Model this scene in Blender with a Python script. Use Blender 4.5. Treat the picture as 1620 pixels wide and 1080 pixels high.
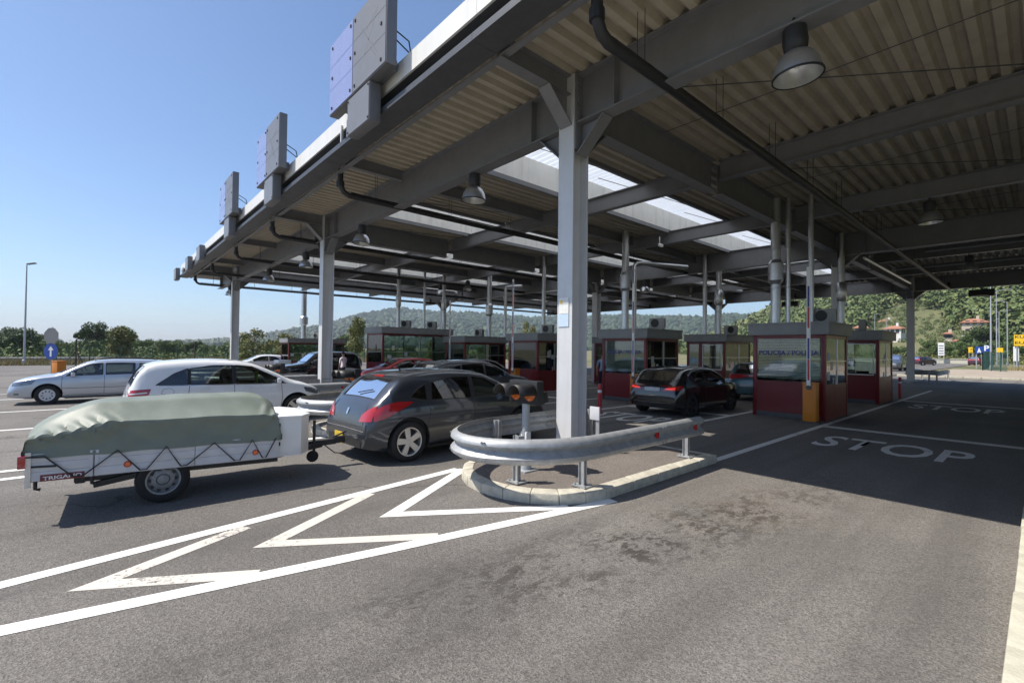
import bpy, bmesh, math, random
import numpy as np
from mathutils import Vector, Matrix
from mathutils.bvhtree import BVHTree

for o in list(bpy.data.objects): bpy.data.objects.remove(o)
scene = bpy.context.scene
COL = scene.collection
rad = math.radians
PI = math.pi

# ---------------------------------------------------------------- camera
CAM_H = 1.85
yaw, pitch, roll = rad(48.48), rad(0.96), rad(0.63)
Fv = Vector((-math.sin(yaw)*math.cos(pitch), math.cos(yaw)*math.cos(pitch), math.sin(pitch)))
R0 = Vector((math.cos(yaw), math.sin(yaw), 0)); U0 = R0.cross(Fv)
Rv = R0*math.cos(roll) + U0*math.sin(roll); Uv = -R0*math.sin(roll) + U0*math.cos(roll)
cam_data = bpy.data.cameras.new('camera'); cam = bpy.data.objects.new('camera', cam_data); COL.objects.link(cam)
M = Matrix(((Rv.x, Uv.x, -Fv.x, 0), (Rv.y, Uv.y, -Fv.y, 0), (Rv.z, Uv.z, -Fv.z, CAM_H), (0, 0, 0, 1)))
cam.matrix_world = M
cam_data.sensor_width = 36; cam_data.lens = 36*742.4/1620
cam_data.clip_start = 0.05; cam_data.clip_end = 12000
scene.camera = cam

# ---------------------------------------------------------------- sky and sun
SUN = Vector((-0.40, -0.5535, 1.0)).normalized()
world = bpy.data.worlds.new('World'); scene.world = world; world.use_nodes = True
wn = world.node_tree.nodes; wl = world.node_tree.links
bg = wn.get('Background'); sky = wn.new('ShaderNodeTexSky')
sky.sky_type = 'NISHITA'; sky.sun_disc = False
sky.sun_elevation = math.asin(SUN.z); sky.sun_rotation = math.atan2(SUN.x, SUN.y)
sky.altitude = 50; sky.air_density = 1.0; sky.dust_density = 0.8; sky.ozone_density = 6.0
wl.new(sky.outputs[0], bg.inputs[0]); bg.inputs[1].default_value = 0.125
sd = bpy.data.lights.new('sun', 'SUN'); sd.energy = 4.7; sd.angle = rad(0.53); sd.color = (1.0, 0.94, 0.85)
so = bpy.data.objects.new('sun', sd); COL.objects.link(so)
so.rotation_euler = (-SUN).to_track_quat('-Z', 'Y').to_euler(); so.location = (-20, -25, 60)
vs = scene.view_settings
vs.view_transform = 'Standard'; vs.look = 'None'; vs.gamma = 1.0; vs.use_curve_mapping = False
vs.exposure = 0.42

# ---------------------------------------------------------------- the ground falls gently to the west for drainage
def gz(x):
    return 0.0 if x > -6 else -0.008*(-6 - max(x, -46.0))

# ---------------------------------------------------------------- helpers
def nlink(nt, a, b): nt.links.new(a, b)
MATS = {}
def mat(name, col, rough=0.6, metal=0.0, noise=None, bump=None, spec=0.5, coat=0.0, emit=None, streak=None):
    """principled material; noise=(scale, amount[, second colour]); bump=(scale, strength)"""
    if name in MATS: return MATS[name]
    m = bpy.data.materials.new(name); m.use_nodes = True; nt = m.node_tree
    b = nt.nodes['Principled BSDF']
    b.inputs['Base Color'].default_value = (*col, 1); b.inputs['Roughness'].default_value = rough
    b.inputs['Metallic'].default_value = metal; b.inputs['Specular IOR Level'].default_value = spec
    if coat: b.inputs['Coat Weight'].default_value = coat; b.inputs['Coat Roughness'].default_value = 0.04
    if emit: b.inputs['Emission Color'].default_value = (*emit[0], 1); b.inputs['Emission Strength'].default_value = emit[1]
    if noise or bump or streak:
        tc = nt.nodes.new('ShaderNodeTexCoord')
    if noise:
        n = nt.nodes.new('ShaderNodeTexNoise'); n.inputs['Scale'].default_value = noise[0]; n.inputs['Detail'].default_value = 6
        n.inputs['Roughness'].default_value = 0.65
        nlink(nt, tc.outputs['Object'], n.inputs['Vector'])
        mp = nt.nodes.new('ShaderNodeMapRange'); mp.inputs[1].default_value = 0.35; mp.inputs[2].default_value = 0.68
        nlink(nt, n.outputs['Fac'], mp.inputs[0])
        mx = nt.nodes.new('ShaderNodeMix'); mx.data_type = 'RGBA'
        c2 = noise[2] if len(noise) > 2 else tuple(c*(1-noise[1]) for c in col)
        mx.inputs[6].default_value = (*col, 1); mx.inputs[7].default_value = (*c2, 1)
        nlink(nt, mp.outputs[0], mx.inputs[0]); out = mx.outputs[2]
        if streak:   # vertical run-off marks
            mpg = nt.nodes.new('ShaderNodeMapping'); mpg.inputs['Scale'].default_value = (streak[0], streak[0], streak[0]*0.07)
            nlink(nt, tc.outputs['Object'], mpg.inputs['Vector'])
            n2 = nt.nodes.new('ShaderNodeTexNoise'); n2.inputs['Scale'].default_value = 1; n2.inputs['Detail'].default_value = 4
            nlink(nt, mpg.outputs[0], n2.inputs['Vector'])
            mp2 = nt.nodes.new('ShaderNodeMapRange'); mp2.inputs[1].default_value = 0.5; mp2.inputs[2].default_value = 0.75
            mp2.inputs[4].default_value = streak[1]
            nlink(nt, n2.outputs['Fac'], mp2.inputs[0])
            mx2 = nt.nodes.new('ShaderNodeMix'); mx2.data_type = 'RGBA'
            nlink(nt, mp2.outputs[0], mx2.inputs[0]); nlink(nt, out, mx2.inputs[6])
            mx2.inputs[7].default_value = (*streak[2], 1); out = mx2.outputs[2]
        nlink(nt, out, b.inputs['Base Color'])
        mr = nt.nodes.new('ShaderNodeMapRange'); mr.inputs[3].default_value = max(0.02, rough-0.06); mr.inputs[4].default_value = min(1, rough+0.1)
        nlink(nt, n.outputs['Fac'], mr.inputs[0]); nlink(nt, mr.outputs[0], b.inputs['Roughness'])
    if bump:
        n = nt.nodes.new('ShaderNodeTexNoise'); n.inputs['Scale'].default_value = bump[0]; n.inputs['Detail'].default_value = 4
        nlink(nt, tc.outputs['Object'], n.inputs['Vector'])
        bp = nt.nodes.new('ShaderNodeBump'); bp.inputs['Strength'].default_value = bump[1]; bp.inputs['Distance'].default_value = 0.02
        nlink(nt, n.outputs['Fac'], bp.inputs['Height']); nlink(nt, bp.outputs[0], b.inputs['Normal'])
    MATS[name] = m; return m

def tag(o, label=None, cat=None, group=None, kind=None):
    if label: o['label'] = label
    if cat: o['category'] = cat
    if group: o['group'] = group
    if kind: o['kind'] = kind
    return o
def empty(name, loc=(0, 0, 0), rz=0, label=None, cat=None, group=None, kind=None):
    o = bpy.data.objects.new(name, None); COL.objects.link(o); o.empty_display_size = 0.2
    o.location = loc; o.rotation_euler = (0, 0, rz)
    return tag(o, label, cat, group, kind)
def link(name, me, parent=None, loc=None, rz=None):
    o = bpy.data.objects.new(name, me); COL.objects.link(o)
    if parent is not None: o.parent = parent
    if loc is not None: o.location = loc
    if rz is not None: o.rotation_euler = (0, 0, rz)
    return o
KIDS = {}
def copy_tree(o, parent=None):
    c = o.copy(); COL.objects.link(c); c.parent = parent
    for ch in o.children: copy_tree(ch, c)
    return c

class MB:
    def __init__(s): s.v = []; s.f = []
    def add(s, v, f):
        n = len(s.v); s.v += [tuple(p) for p in v]; s.f += [tuple(i+n for i in q) for q in f]; return s
    def box(s, x0, x1, y0, y1, z0, z1):
        return s.add([(x0,y0,z0),(x1,y0,z0),(x1,y1,z0),(x0,y1,z0),(x0,y0,z1),(x1,y0,z1),(x1,y1,z1),(x0,y1,z1)],
                     [(0,3,2,1),(4,5,6,7),(0,1,5,4),(1,2,6,5),(2,3,7,6),(3,0,4,7)])
    def obox(s, c, size, m=None):
        a, b, d = [k/2 for k in size]; c = Vector(c)
        vs_ = [(-a,-b,-d),(a,-b,-d),(a,b,-d),(-a,b,-d),(-a,-b,d),(a,-b,d),(a,b,d),(-a,b,d)]
        vs_ = [c + ((m @ Vector(p)) if m else Vector(p)) for p in vs_]
        return s.add(vs_, [(0,3,2,1),(4,5,6,7),(0,1,5,4),(1,2,6,5),(2,3,7,6),(3,0,4,7)])
    def bar(s, a, b, w, h, up=(0, 0, 1)):
        a = Vector(a); b = Vector(b); d = (b-a); L = d.length; d.normalize()
        u = Vector(up); sd_ = d.cross(u)
        if sd_.length < 1e-4: sd_ = d.cross(Vector((1, 0, 0)))
        sd_.normalize(); u = sd_.cross(d)
        m = Matrix((d, sd_, u)).transposed()
        return s.obox((a+b)/2, (L, w, h), m)
    def tube(s, pts, r, n=8, caps=True):
        pts = [Vector(p) for p in pts]; k = len(pts)
        rs = r if isinstance(r, (list, tuple)) else [r]*k
        tan = []
        for i in range(k):
            t = pts[min(i+1, k-1)] - pts[max(i-1, 0)]; tan.append(t.normalized() if t.length else Vector((0, 0, 1)))
        u = Vector((0, 0, 1)) if abs(tan[0].z) < 0.9 else Vector((1, 0, 0))
        vv = []; ff = []
        for i in range(k):
            u = (u - tan[i]*u.dot(tan[i])).normalized(); w = tan[i].cross(u)
            for j in range(n):
                a = 2*PI*j/n; vv.append(pts[i] + (u*math.cos(a) + w*math.sin(a))*rs[i])
        for i in range(k-1):
            for j in range(n):
                j2 = (j+1) % n; ff.append((i*n+j, i*n+j2, (i+1)*n+j2, (i+1)*n+j))
        if caps: ff.append(tuple(range(n-1, -1, -1))); ff.append(tuple((k-1)*n+j for j in range(n)))
        return s.add(vv, ff)
    def lathe(s, prof, n=20, m=None, caps=True):
        vv = []; ff = []; k = len(prof)
        for r, z in prof:
            for j in range(n):
                a = 2*PI*j/n; p = Vector((r*math.cos(a), r*math.sin(a), z)); vv.append(m @ p if m else p)
        for i in range(k-1):
            for j in range(n):
                j2 = (j+1) % n; ff.append((i*n+j, i*n+j2, (i+1)*n+j2, (i+1)*n+j))
        if caps: ff.append(tuple(range(n-1, -1, -1))); ff.append(tuple((k-1)*n+j for j in range(n)))
        return s.add(vv, ff)
    def prism(s, poly, a, b, fn):
        """poly of 2-D points pushed from a to b; fn(u, v, t) -> 3-D point"""
        n = len(poly)
        vv = [fn(u, v, a) for u, v in poly] + [fn(u, v, b) for u, v in poly]
        ff = [tuple(range(n-1, -1, -1)), tuple(range(n, 2*n))] + [(i, (i+1) % n, n+(i+1) % n, n+i) for i in range(n)]
        return s.add(vv, ff)
    def grid(s, rows):
        n = len(rows[0]); vv = [p for r in rows for p in r]
        return s.add(vv, [(i*n+j, i*n+j+1, (i+1)*n+j+1, (i+1)*n+j) for i in range(len(rows)-1) for j in range(n-1)])
    def ibeam_x(s, x0, x1, y, z0, z1, w, tf=0.02, tw=0.014):
        s.box(x0, x1, y-w/2, y+w/2, z0, z0+tf); s.box(x0, x1, y-w/2, y+w/2, z1-tf, z1); s.box(x0, x1, y-tw/2, y+tw/2, z0+tf, z1-tf); return s
    def ibeam_y(s, y0, y1, x, z0, z1, w, tf=0.02, tw=0.014):
        s.box(x-w/2, x+w/2, y0, y1, z0, z0+tf); s.box(x-w/2, x+w/2, y0, y1, z1-tf, z1); s.box(x-tw/2, x+tw/2, y0, y1, z0+tf, z1-tf); return s
    def mesh(s, name, m=None, smooth=None, bevel=0, fix=False):
        me = bpy.data.meshes.new(name); me.from_pydata([tuple(p) for p in s.v], [], s.f)
        if bevel or fix:
            bm = bmesh.new(); bm.from_mesh(me)
            if fix: bmesh.ops.recalc_face_normals(bm, faces=bm.faces)
            if bevel:
                es = [e for e in bm.edges if len(e.link_faces) == 2 and e.calc_face_angle(0) > 0.6]
                bmesh.ops.bevel(bm, geom=es, offset=bevel, segments=2, affect='EDGES', profile=0.6, clamp_overlap=True)
            bm.to_mesh(me); bm.free()
        me.update()
        if smooth is not None or bevel:
            me.polygons.foreach_set('use_smooth', [True]*len(me.polygons))
            me.set_sharp_from_angle(angle=rad(35 if smooth is None else smooth))
        if m is not None:
            for q in (m if isinstance(m, (list, tuple)) else [m]): me.materials.append(q)
        return me
    def build(s, name, m=None, parent=None, smooth=None, bevel=0, fix=False, loc=None, rz=None):
        return link(name, s.mesh(name, m, smooth, bevel, fix), parent, loc, rz)

def eval_mesh(o):
    dg = bpy.context.evaluated_depsgraph_get(); dg.update()
    return bpy.data.meshes.new_from_object(o.evaluated_get(dg))
def text_mesh(body, size, extrude=0.0, bold=0.0, align='CENTER'):
    cu = bpy.data.curves.new('txt', 'FONT'); cu.body = body; cu.size = size; cu.extrude = extrude; cu.offset = bold
    cu.align_x = align; cu.align_y = 'CENTER'; cu.resolution_u = 3
    o = bpy.data.objects.new('txt', cu); COL.objects.link(o); me = eval_mesh(o)
    bpy.data.objects.remove(o); bpy.data.curves.remove(cu); me.name = 'lettering'; return me
def pchip(pts):
    xs = np.array([p[0] for p in pts], float); ys = np.array([p[1] for p in pts], float)
    h = np.diff(xs); d = np.diff(ys)/h; m = np.zeros(len(xs))
    for i in range(1, len(xs)-1):
        if d[i-1]*d[i] > 0:
            w1 = 2*h[i]+h[i-1]; w2 = h[i]+2*h[i-1]; m[i] = (w1+w2)/(w1/d[i-1]+w2/d[i])
    m[0] = d[0]; m[-1] = d[-1]
    def f(x):
        x = min(max(x, xs[0]), xs[-1]); i = min(max(int(np.searchsorted(xs, x))-1, 0), len(h)-1); t = (x-xs[i])/h[i]
        return float((1+2*t)*(1-t)**2*ys[i] + t*(1-t)**2*h[i]*m[i] + t*t*(3-2*t)*ys[i+1] + t*t*(t-1)*h[i]*m[i+1])
    return f
# ---------------------------------------------------------------- materials
def make_asphalt(name, base, dark, stains=False):
    m = bpy.data.materials.new(name); m.use_nodes = True; nt = m.node_tree; N = nt.nodes; b = N['Principled BSDF']
    tc = N.new('ShaderNodeTexCoord')
    def noise(scale, detail=5, rough=0.6, dist=0.0, vec=None):
        n = N.new('ShaderNodeTexNoise'); n.inputs['Scale'].default_value = scale; n.inputs['Detail'].default_value = detail
        n.inputs['Roughness'].default_value = rough; n.inputs['Distortion'].default_value = dist
        nlink(nt, vec or tc.outputs['Object'], n.inputs['Vector']); return n.outputs['Fac']
    def rng(s, a, b_, c=0.0, d=1.0):
        r = N.new('ShaderNodeMapRange'); r.inputs[1].default_value = a; r.inputs[2].default_value = b_; r.inputs[3].default_value = c; r.inputs[4].default_value = d
        nlink(nt, s, r.inputs[0]); return r.outputs[0]
    def mix(f, a, c):
        x = N.new('ShaderNodeMix'); x.data_type = 'RGBA'; nlink(nt, f, x.inputs[0])
        for k, q in ((6, a), (7, c)):
            if isinstance(q, tuple): x.inputs[k].default_value = (*q, 1)
            else: nlink(nt, q, x.inputs[k])
        return x.outputs[2]
    def mul(a, c):
        x = N.new('ShaderNodeMath'); x.operation = 'MULTIPLY'; nlink(nt, a, x.inputs[0])
        if isinstance(c, float): x.inputs[1].default_value = c
        else: nlink(nt, c, x.inputs[1])
        return x.outputs[0]
    vor = N.new('ShaderNodeTexVoronoi'); vor.inputs['Scale'].default_value = 95; nlink(nt, tc.outputs['Object'], vor.inputs['Vector'])
    sep = N.new('ShaderNodeSeparateColor'); nlink(nt, vor.outputs['Color'], sep.inputs[0])
    light = tuple(min(1, c*1.75) for c in base)
    c1 = mix(rng(noise(0.35, 4, 0.55), 0.35, 0.7), base, dark)                 # broad worn patches
    c1 = mix(rng(noise(1.7, 5, 0.6, 0.6), 0.45, 0.75, 0, 0.55), c1, dark)
    grit = mix(rng(sep.outputs[0], 0.0, 1.0), tuple(c*0.42 for c in base), light)  # single stones
    c2 = mix(rng(noise(28, 3, 0.7), 0.3, 0.7, 0.36, 0.80), c1, grit)
    hole = rng(noise(110, 2, 0.5), 0.57, 0.68, 0, 0.85)
    c2 = mix(hole, c2, tuple(c*0.18 for c in base))
    # long tyre-polished bands along the lanes
    mp = N.new('ShaderNodeMapping'); mp.inputs['Scale'].default_value = (0.9, 0.05, 1); nlink(nt, tc.outputs['Object'], mp.inputs['Vector'])
    c2 = mix(rng(noise(1.6, 3, 0.5, 0, mp.outputs[0]), 0.50, 0.70, 0, 0.42), c2, tuple(c*0.55 for c in dark))
    c2 = mix(rng(noise(0.13, 5, 0.6, 0.8), 0.42, 0.66, 0, 0.45), c2, tuple(c*0.72 for c in dark))                # old and new surfacing
    if stains:
        sx = N.new('ShaderNodeSeparateXYZ'); nlink(nt, tc.outputs['Object'], sx.inputs[0])
        sl = N.new('ShaderNodeMath'); sl.operation = 'MULTIPLY_ADD'; nlink(nt, sx.outputs[1], sl.inputs[0]); sl.inputs[1].default_value = -0.163; nlink(nt, sx.outputs[0], sl.inputs[2]); trail = sl.outputs[0]
        def band(s, c, w):
            a = N.new('ShaderNodeMath'); a.operation = 'SUBTRACT'; nlink(nt, s, a.inputs[0]); a.inputs[1].default_value = c
            d_ = N.new('ShaderNodeMath'); d_.operation = 'ABSOLUTE'; nlink(nt, a.outputs[0], d_.inputs[0])
            return rng(d_.outputs[0], w*0.25, w, 1.0, 0.0)
        region = mul(band(trail, -3.20, 0.72), band(sx.outputs[1], 4.4, 4.6))
        mps = N.new('ShaderNodeMapping'); mps.inputs['Scale'].default_value = (1.0, 0.55, 1); nlink(nt, tc.outputs['Object'], mps.inputs['Vector'])
        drips = mul(rng(noise(16, 4, 0.6, 0, mps.outputs[0]), 0.60, 0.66), mul(band(trail, -3.20, 1.1), band(sx.outputs[1], 4.4, 5.2)))
        c2 = mix(mul(drips, 0.75), c2, (0.045, 0.04, 0.036))
        spots = mul(rng(noise(8.5, 8, 0.78, 0.3, mps.outputs[0]), 0.47, 0.55), mul(rng(noise(1.3, 3, 0.5), 0.36, 0.52), region))
        c2 = mix(mul(spots, 0.90), c2, (0.042, 0.036, 0.030))
        dark_pool = mul(rng(noise(0.8, 4, 0.6), 0.42, 0.60), mul(band(trail, -3.25, 0.9), band(sx.outputs[1], 3.6, 4.4)))
        c2 = mix(mul(dark_pool, 0.26), c2, (0.06, 0.056, 0.055))
        rust = mul(rng(noise(1.1, 4, 0.6), 0.42, 0.6), mul(band(sx.outputs[0], -2.4, 1.2), band(sx.outputs[1], 5.6, 2.2)))
        c2 = mix(mul(rust, 0.16), c2, (0.19, 0.150, 0.105))
        # tar-filled cracks
        cr = N.new('ShaderNodeTexVoronoi'); cr.feature = 'DISTANCE_TO_EDGE'; cr.inputs['Scale'].default_value = 0.22; 
        ad = N.new('ShaderNodeVectorMath'); ad.operation = 'ADD'; nn = N.new('ShaderNodeTexNoise'); nn.inputs['Scale'].default_value = 1.2; nn.inputs['Detail'].default_value = 6
        nlink(nt, tc.outputs['Object'], nn.inputs['Vector']); nlink(nt, tc.outputs['Object'], ad.inputs[0]); nlink(nt, nn.outputs['Color'], ad.inputs[1])
        nlink(nt, ad.outputs[0], cr.inputs['Vector'])
        crack = mul(rng(cr.outputs['Distance'], 0.0, 0.006, 1.0, 0.0), mul(rng(noise(0.5, 2), 0.52, 0.58), rng(sx.outputs[0], -5.0, -4.2, 1.0, 0.0)))
        c2 = mix(mul(crack, 0.8), c2, (0.03, 0.03, 0.03))
    nlink(nt, c2, b.inputs['Base Color'])
    b.inputs['Roughness'].default_value = 0.88; b.inputs['Specular IOR Level'].default_value = 0.35
    bp = N.new('ShaderNodeBump'); bp.inputs['Strength'].default_value = 0.55; bp.inputs['Distance'].default_value = 0.006
    nlink(nt, vor.outputs['Distance'], bp.inputs['Height']); nlink(nt, bp.outputs[0], b.inputs['Normal'])
    return m
M_ASPH = make_asphalt('asphalt', (0.196, 0.181, 0.163), (0.108, 0.100, 0.092), True)
M_ISLE = make_asphalt('island asphalt', (0.20, 0.175, 0.155), (0.14, 0.122, 0.108))

def make_paint(name, col, wear):
    m = bpy.data.materials.new(name); m.use_nodes = True; nt = m.node_tree; N = nt.nodes; b = N['Principled BSDF']
    tc = N.new('ShaderNodeTexCoord'); n = N.new('ShaderNodeTexNoise'); n.inputs['Scale'].default_value = 22; n.inputs['Detail'].default_value = 8; n.inputs['Roughness'].default_value = 0.75
    nlink(nt, tc.outputs['Object'], n.inputs['Vector'])
    n2 = N.new('ShaderNodeTexNoise'); n2.inputs['Scale'].default_value = 1.3; n2.inputs['Detail'].default_value = 4; nlink(nt, tc.outputs['Object'], n2.inputs['Vector'])
    ad = N.new('ShaderNodeMath'); ad.operation = 'MULTIPLY_ADD'; nlink(nt, n2.outputs['Fac'], ad.inputs[0]); ad.inputs[1].default_value = 0.5; nlink(nt, n.outputs['Fac'], ad.inputs[2])
    r = N.new('ShaderNodeMapRange'); r.inputs[1].default_value = 0.98-wear; r.inputs[2].default_value = 1.08-wear; nlink(nt, ad.outputs[0], r.inputs[0])
    x = N.new('ShaderNodeMix'); x.data_type = 'RGBA'; nlink(nt, r.outputs[0], x.inputs[0]); x.inputs[6].default_value = (*col, 1); x.inputs[7].default_value = (0.16, 0.15, 0.14, 1)
    nlink(nt, x.outputs[2], b.inputs['Base Color']); b.inputs['Roughness'].default_value = 0.7
    bp = N.new('ShaderNodeBump'); bp.inputs['Strength'].default_value = 0.3; bp.inputs['Distance'].default_value = 0.003; nlink(nt, n.outputs['Fac'], bp.inputs['Height']); nlink(nt, bp.outputs[0], b.inputs['Normal'])
    return m
M_LINE = make_paint('road paint', (0.80, 0.785, 0.745), 0.10)
M_LINE_OLD = make_paint('worn road paint', (0.62, 0.58, 0.51), 0.165)
M_LINE_GREY = make_paint('grey road paint', (0.66, 0.65, 0.62), 0.15)  # greyer, patchier paint for the markings under the canopy

M_STEEL = mat('grey painted steel', (0.19, 0.192, 0.20), 0.42, 0.0, (3.0, 0.18), streak=(6, 0.35, (0.15, 0.15, 0.15)))
M_COLUMN = mat('light grey painted steel', (0.62, 0.625, 0.635), 0.34, 0.0, (2.0, 0.10), streak=(9, 0.25, (0.36, 0.36, 0.36)))
M_GALV = mat('galvanised steel', (0.46, 0.47, 0.475), 0.50, 0.45, (9, 0.28), bump=(60, 0.05))
M_DECK = mat('cream corrugated deck', (0.47, 0.42, 0.33), 0.55, 0.0, (1.2, 0.22), streak=(5, 0.3, (0.30, 0.25, 0.18)))
M_FASCIA = mat('white fascia sheet', (0.78, 0.77, 0.73), 0.4, 0.0, (1.0, 0.08), streak=(5, 0.35, (0.55, 0.53, 0.48)))
M_UPSTAND = mat('white plastered upstand', (0.84, 0.82, 0.76), 0.6, 0.0, (2.0, 0.10), streak=(4, 0.5, (0.52, 0.48, 0.40)))
M_GUTTER = mat('dark steel', (0.085, 0.088, 0.095), 0.45, 0.2, (5, 0.2))
M_PIPE = mat('black drain pipe', (0.022, 0.022, 0.024), 0.5, 0.0, (6, 0.3), bump=(25, 0.25))
M_BLACK = mat('black plastic', (0.018, 0.018, 0.019), 0.5)
M_RUBBER = mat('tyre rubber', (0.018, 0.018, 0.018), 0.75, 0, (30, 0.3))
M_DARKIN = mat('dark interior', (0.012, 0.012, 0.013), 0.8)
M_SEAT = mat('seat fabric', (0.045, 0.045, 0.05), 0.9, 0, (40, 0.3))
M_ALU = mat('brushed aluminium', (0.62, 0.63, 0.65), 0.32, 0.9, (12, 0.12))
M_ALLOY = mat('alloy rim', (0.58, 0.59, 0.61), 0.3, 0.7)
M_HUBCAP = mat('silver hubcap', (0.62, 0.63, 0.65), 0.35, 0.3)
M_RIMSTEEL = mat('grey steel rim', (0.30, 0.31, 0.32), 0.5, 0.5, (20, 0.3))
M_RIMDARK = mat('dark alloy rim', (0.05, 0.05, 0.055), 0.35, 0.6)
M_CONC = mat('kerb concrete', (0.58, 0.54, 0.44), 0.85, 0, (9, 0.30), bump=(45, 0.35))
M_CONC2 = mat('pale kerb concrete', (0.58, 0.55, 0.44), 0.85, 0, (7, 0.22), bump=(45, 0.3))
M_SLAB = mat('pavement', (0.40, 0.385, 0.35), 0.9, 0, (3, 0.25), bump=(30, 0.3))
M_RED = mat('dark red booth paint', (0.170, 0.008, 0.012), 0.32, 0, (2.5, 0.22))
M_BROOF = mat('grey booth roof', (0.27, 0.275, 0.275), 0.5, 0, (4, 0.15), streak=(5, 0.3, (0.18, 0.18, 0.17)))
M_BLIND = mat('pale blind', (0.66, 0.68, 0.62), 0.6)
M_ORANGE = mat('orange barrier box', (0.62, 0.20, 0.012), 0.4, 0, (5, 0.14))
M_WHITE = mat('white paint', (0.80, 0.80, 0.79), 0.35, 0, (6, 0.06))
M_BOOMRED = mat('barrier red', (0.45, 0.02, 0.03), 0.35)
M_BOOMBLUE = mat('barrier blue', (0.02, 0.03, 0.20), 0.35)
M_SIGNGREY = mat('sign back grey', (0.19, 0.19, 0.20), 0.5, 0.3, (3, 0.1))
M_SIGNLILAC = mat('display face', (0.27, 0.30, 0.52), 0.25, 0.0, (2.2, 0.10), coat=0.6)
M_SIGNPALE = mat('display face grey', (0.205, 0.20, 0.20), 0.35, 0.1, (2.5, 0.10))
M_REDLENS = mat('red reflector', (0.45, 0.02, 0.015), 0.18, 0, coat=0.5)
M_ORLENS = mat('orange reflector', (0.75, 0.14, 0.02), 0.2, 0, coat=0.5)
M_AMBER = mat('amber lens', (0.62, 0.13, 0.012), 0.22, 0, coat=0.5)
M_TAIL = mat('tail lamp lens', (0.40, 0.012, 0.015), 0.12, 0, coat=1.0)
M_TAILON = mat('lit tail lamp', (0.45, 0.02, 0.02), 0.12, 0, coat=1.0, emit=((1.0, 0.06, 0.03), 0.55))
M_HEADL = mat('headlamp lens', (0.30, 0.32, 0.35), 0.08, 0.6, (18, 0.6), coat=1.0)
M_CHROME = mat('chrome', (0.75, 0.75, 0.76), 0.12, 1.0)
M_YPLATE = mat('yellow plate', (0.80, 0.55, 0.02), 0.45, 0, (60, 0.35, (0.25, 0.17, 0.02)))
M_WPLATE = mat('white plate', (0.72, 0.73, 0.75), 0.45, 0, (60, 0.5, (0.12, 0.12, 0.15)))
M_SKIN = mat('skin', (0.46, 0.27, 0.19), 0.55)
M_HAIR = mat('dark hair', (0.02, 0.015, 0.012), 0.6)
M_NAVY = mat('navy cloth', (0.015, 0.018, 0.035), 0.85)
M_BLUESHIRT = mat('light blue shirt', (0.28, 0.40, 0.58), 0.8, 0, (12, 0.15))
M_PINKSHIRT = mat('pale pink shirt', (0.72, 0.62, 0.66), 0.8, 0, (12, 0.12))
M_DKSHIRT = mat('maroon shirt', (0.12, 0.02, 0.025), 0.85)
M_LAMPSTEEL = mat('lamp dome aluminium', (0.60, 0.61, 0.62), 0.33, 0.85, (8, 0.15))
M_POLE = mat('galvanised pole', (0.46, 0.48, 0.50), 0.45, 0.4, (5, 0.12))
M_BLUE = mat('sign blue', (0.012, 0.06, 0.32), 0.35, 0, (3, 0.1))
M_YELLOW = mat('sign yellow', (0.86, 0.52, 0.02), 0.4)
M_FENCE = mat('green fence steel', (0.025, 0.085, 0.065), 0.5, 0, (8, 0.2))
M_TARP = mat('sage green tarpaulin', (0.195, 0.222, 0.180), 0.5, 0, (3.5, 0.14), bump=(14, 0.10))
M_PLANK = mat('white trailer plank', (0.62, 0.62, 0.64), 0.42, 0, (8, 0.10))
M_BARK = mat('bark', (0.085, 0.065, 0.05), 0.9, 0, (12, 0.4), bump=(20, 0.5))
M_ROOFT = mat('terracotta roof', (0.40, 0.185, 0.115), 0.8, 0, (0.8, 0.25))
M_PLASTER = mat('pale plaster', (0.62, 0.52, 0.42), 0.85, 0, (0.5, 0.12))
M_PLASTERW = mat('white plaster', (0.72, 0.70, 0.66), 0.85, 0, (0.5, 0.10))
M_PLASTERP = mat('salmon plaster', (0.58, 0.33, 0.22), 0.85, 0, (0.5, 0.12))
M_WINDARK = mat('dark window', (0.03, 0.035, 0.045), 0.12)
M_HIVIS = mat('hi-vis green', (0.45, 0.75, 0.08), 0.6)

def glass(name, tint, mixf, rough=0.02):
    m = bpy.data.materials.new(name); m.use_nodes = True; nt = m.node_tree; N = nt.nodes; N.remove(N['Principled BSDF'])
    out = N['Material Output']; t = N.new('ShaderNodeBsdfTransparent'); t.inputs[0].default_value = (*tint, 1)
    g_ = N.new('ShaderNodeBsdfGlossy'); g_.inputs['Roughness'].default_value = rough; g_.inputs[0].default_value = (1, 1, 1, 1)
    fr = N.new('ShaderNodeFresnel'); fr.inputs[0].default_value = 1.5
    ma = N.new('ShaderNodeMath'); ma.operation = 'MULTIPLY_ADD'; nlink(nt, fr.outputs[0], ma.inputs[0]); ma.inputs[1].default_value = 1.0; ma.inputs[2].default_value = mixf; ma.use_clamp = True
    mx = N.new('ShaderNodeMixShader'); nlink(nt, ma.outputs[0], mx.inputs[0]); nlink(nt, t.outputs[0], mx.inputs[1]); nlink(nt, g_.outputs[0], mx.inputs[2])
    nlink(nt, mx.outputs[0], out.inputs[0]); return m
M_CARGLASS = glass('car glass', (0.38, 0.44, 0.42), 0.05)
M_PRIVACY = glass('tinted car glass', (0.10, 0.11, 0.115), 0.06)
M_BOOTHGLASS = glass('booth glass', (0.74, 0.80, 0.77), 0.03)
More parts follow.
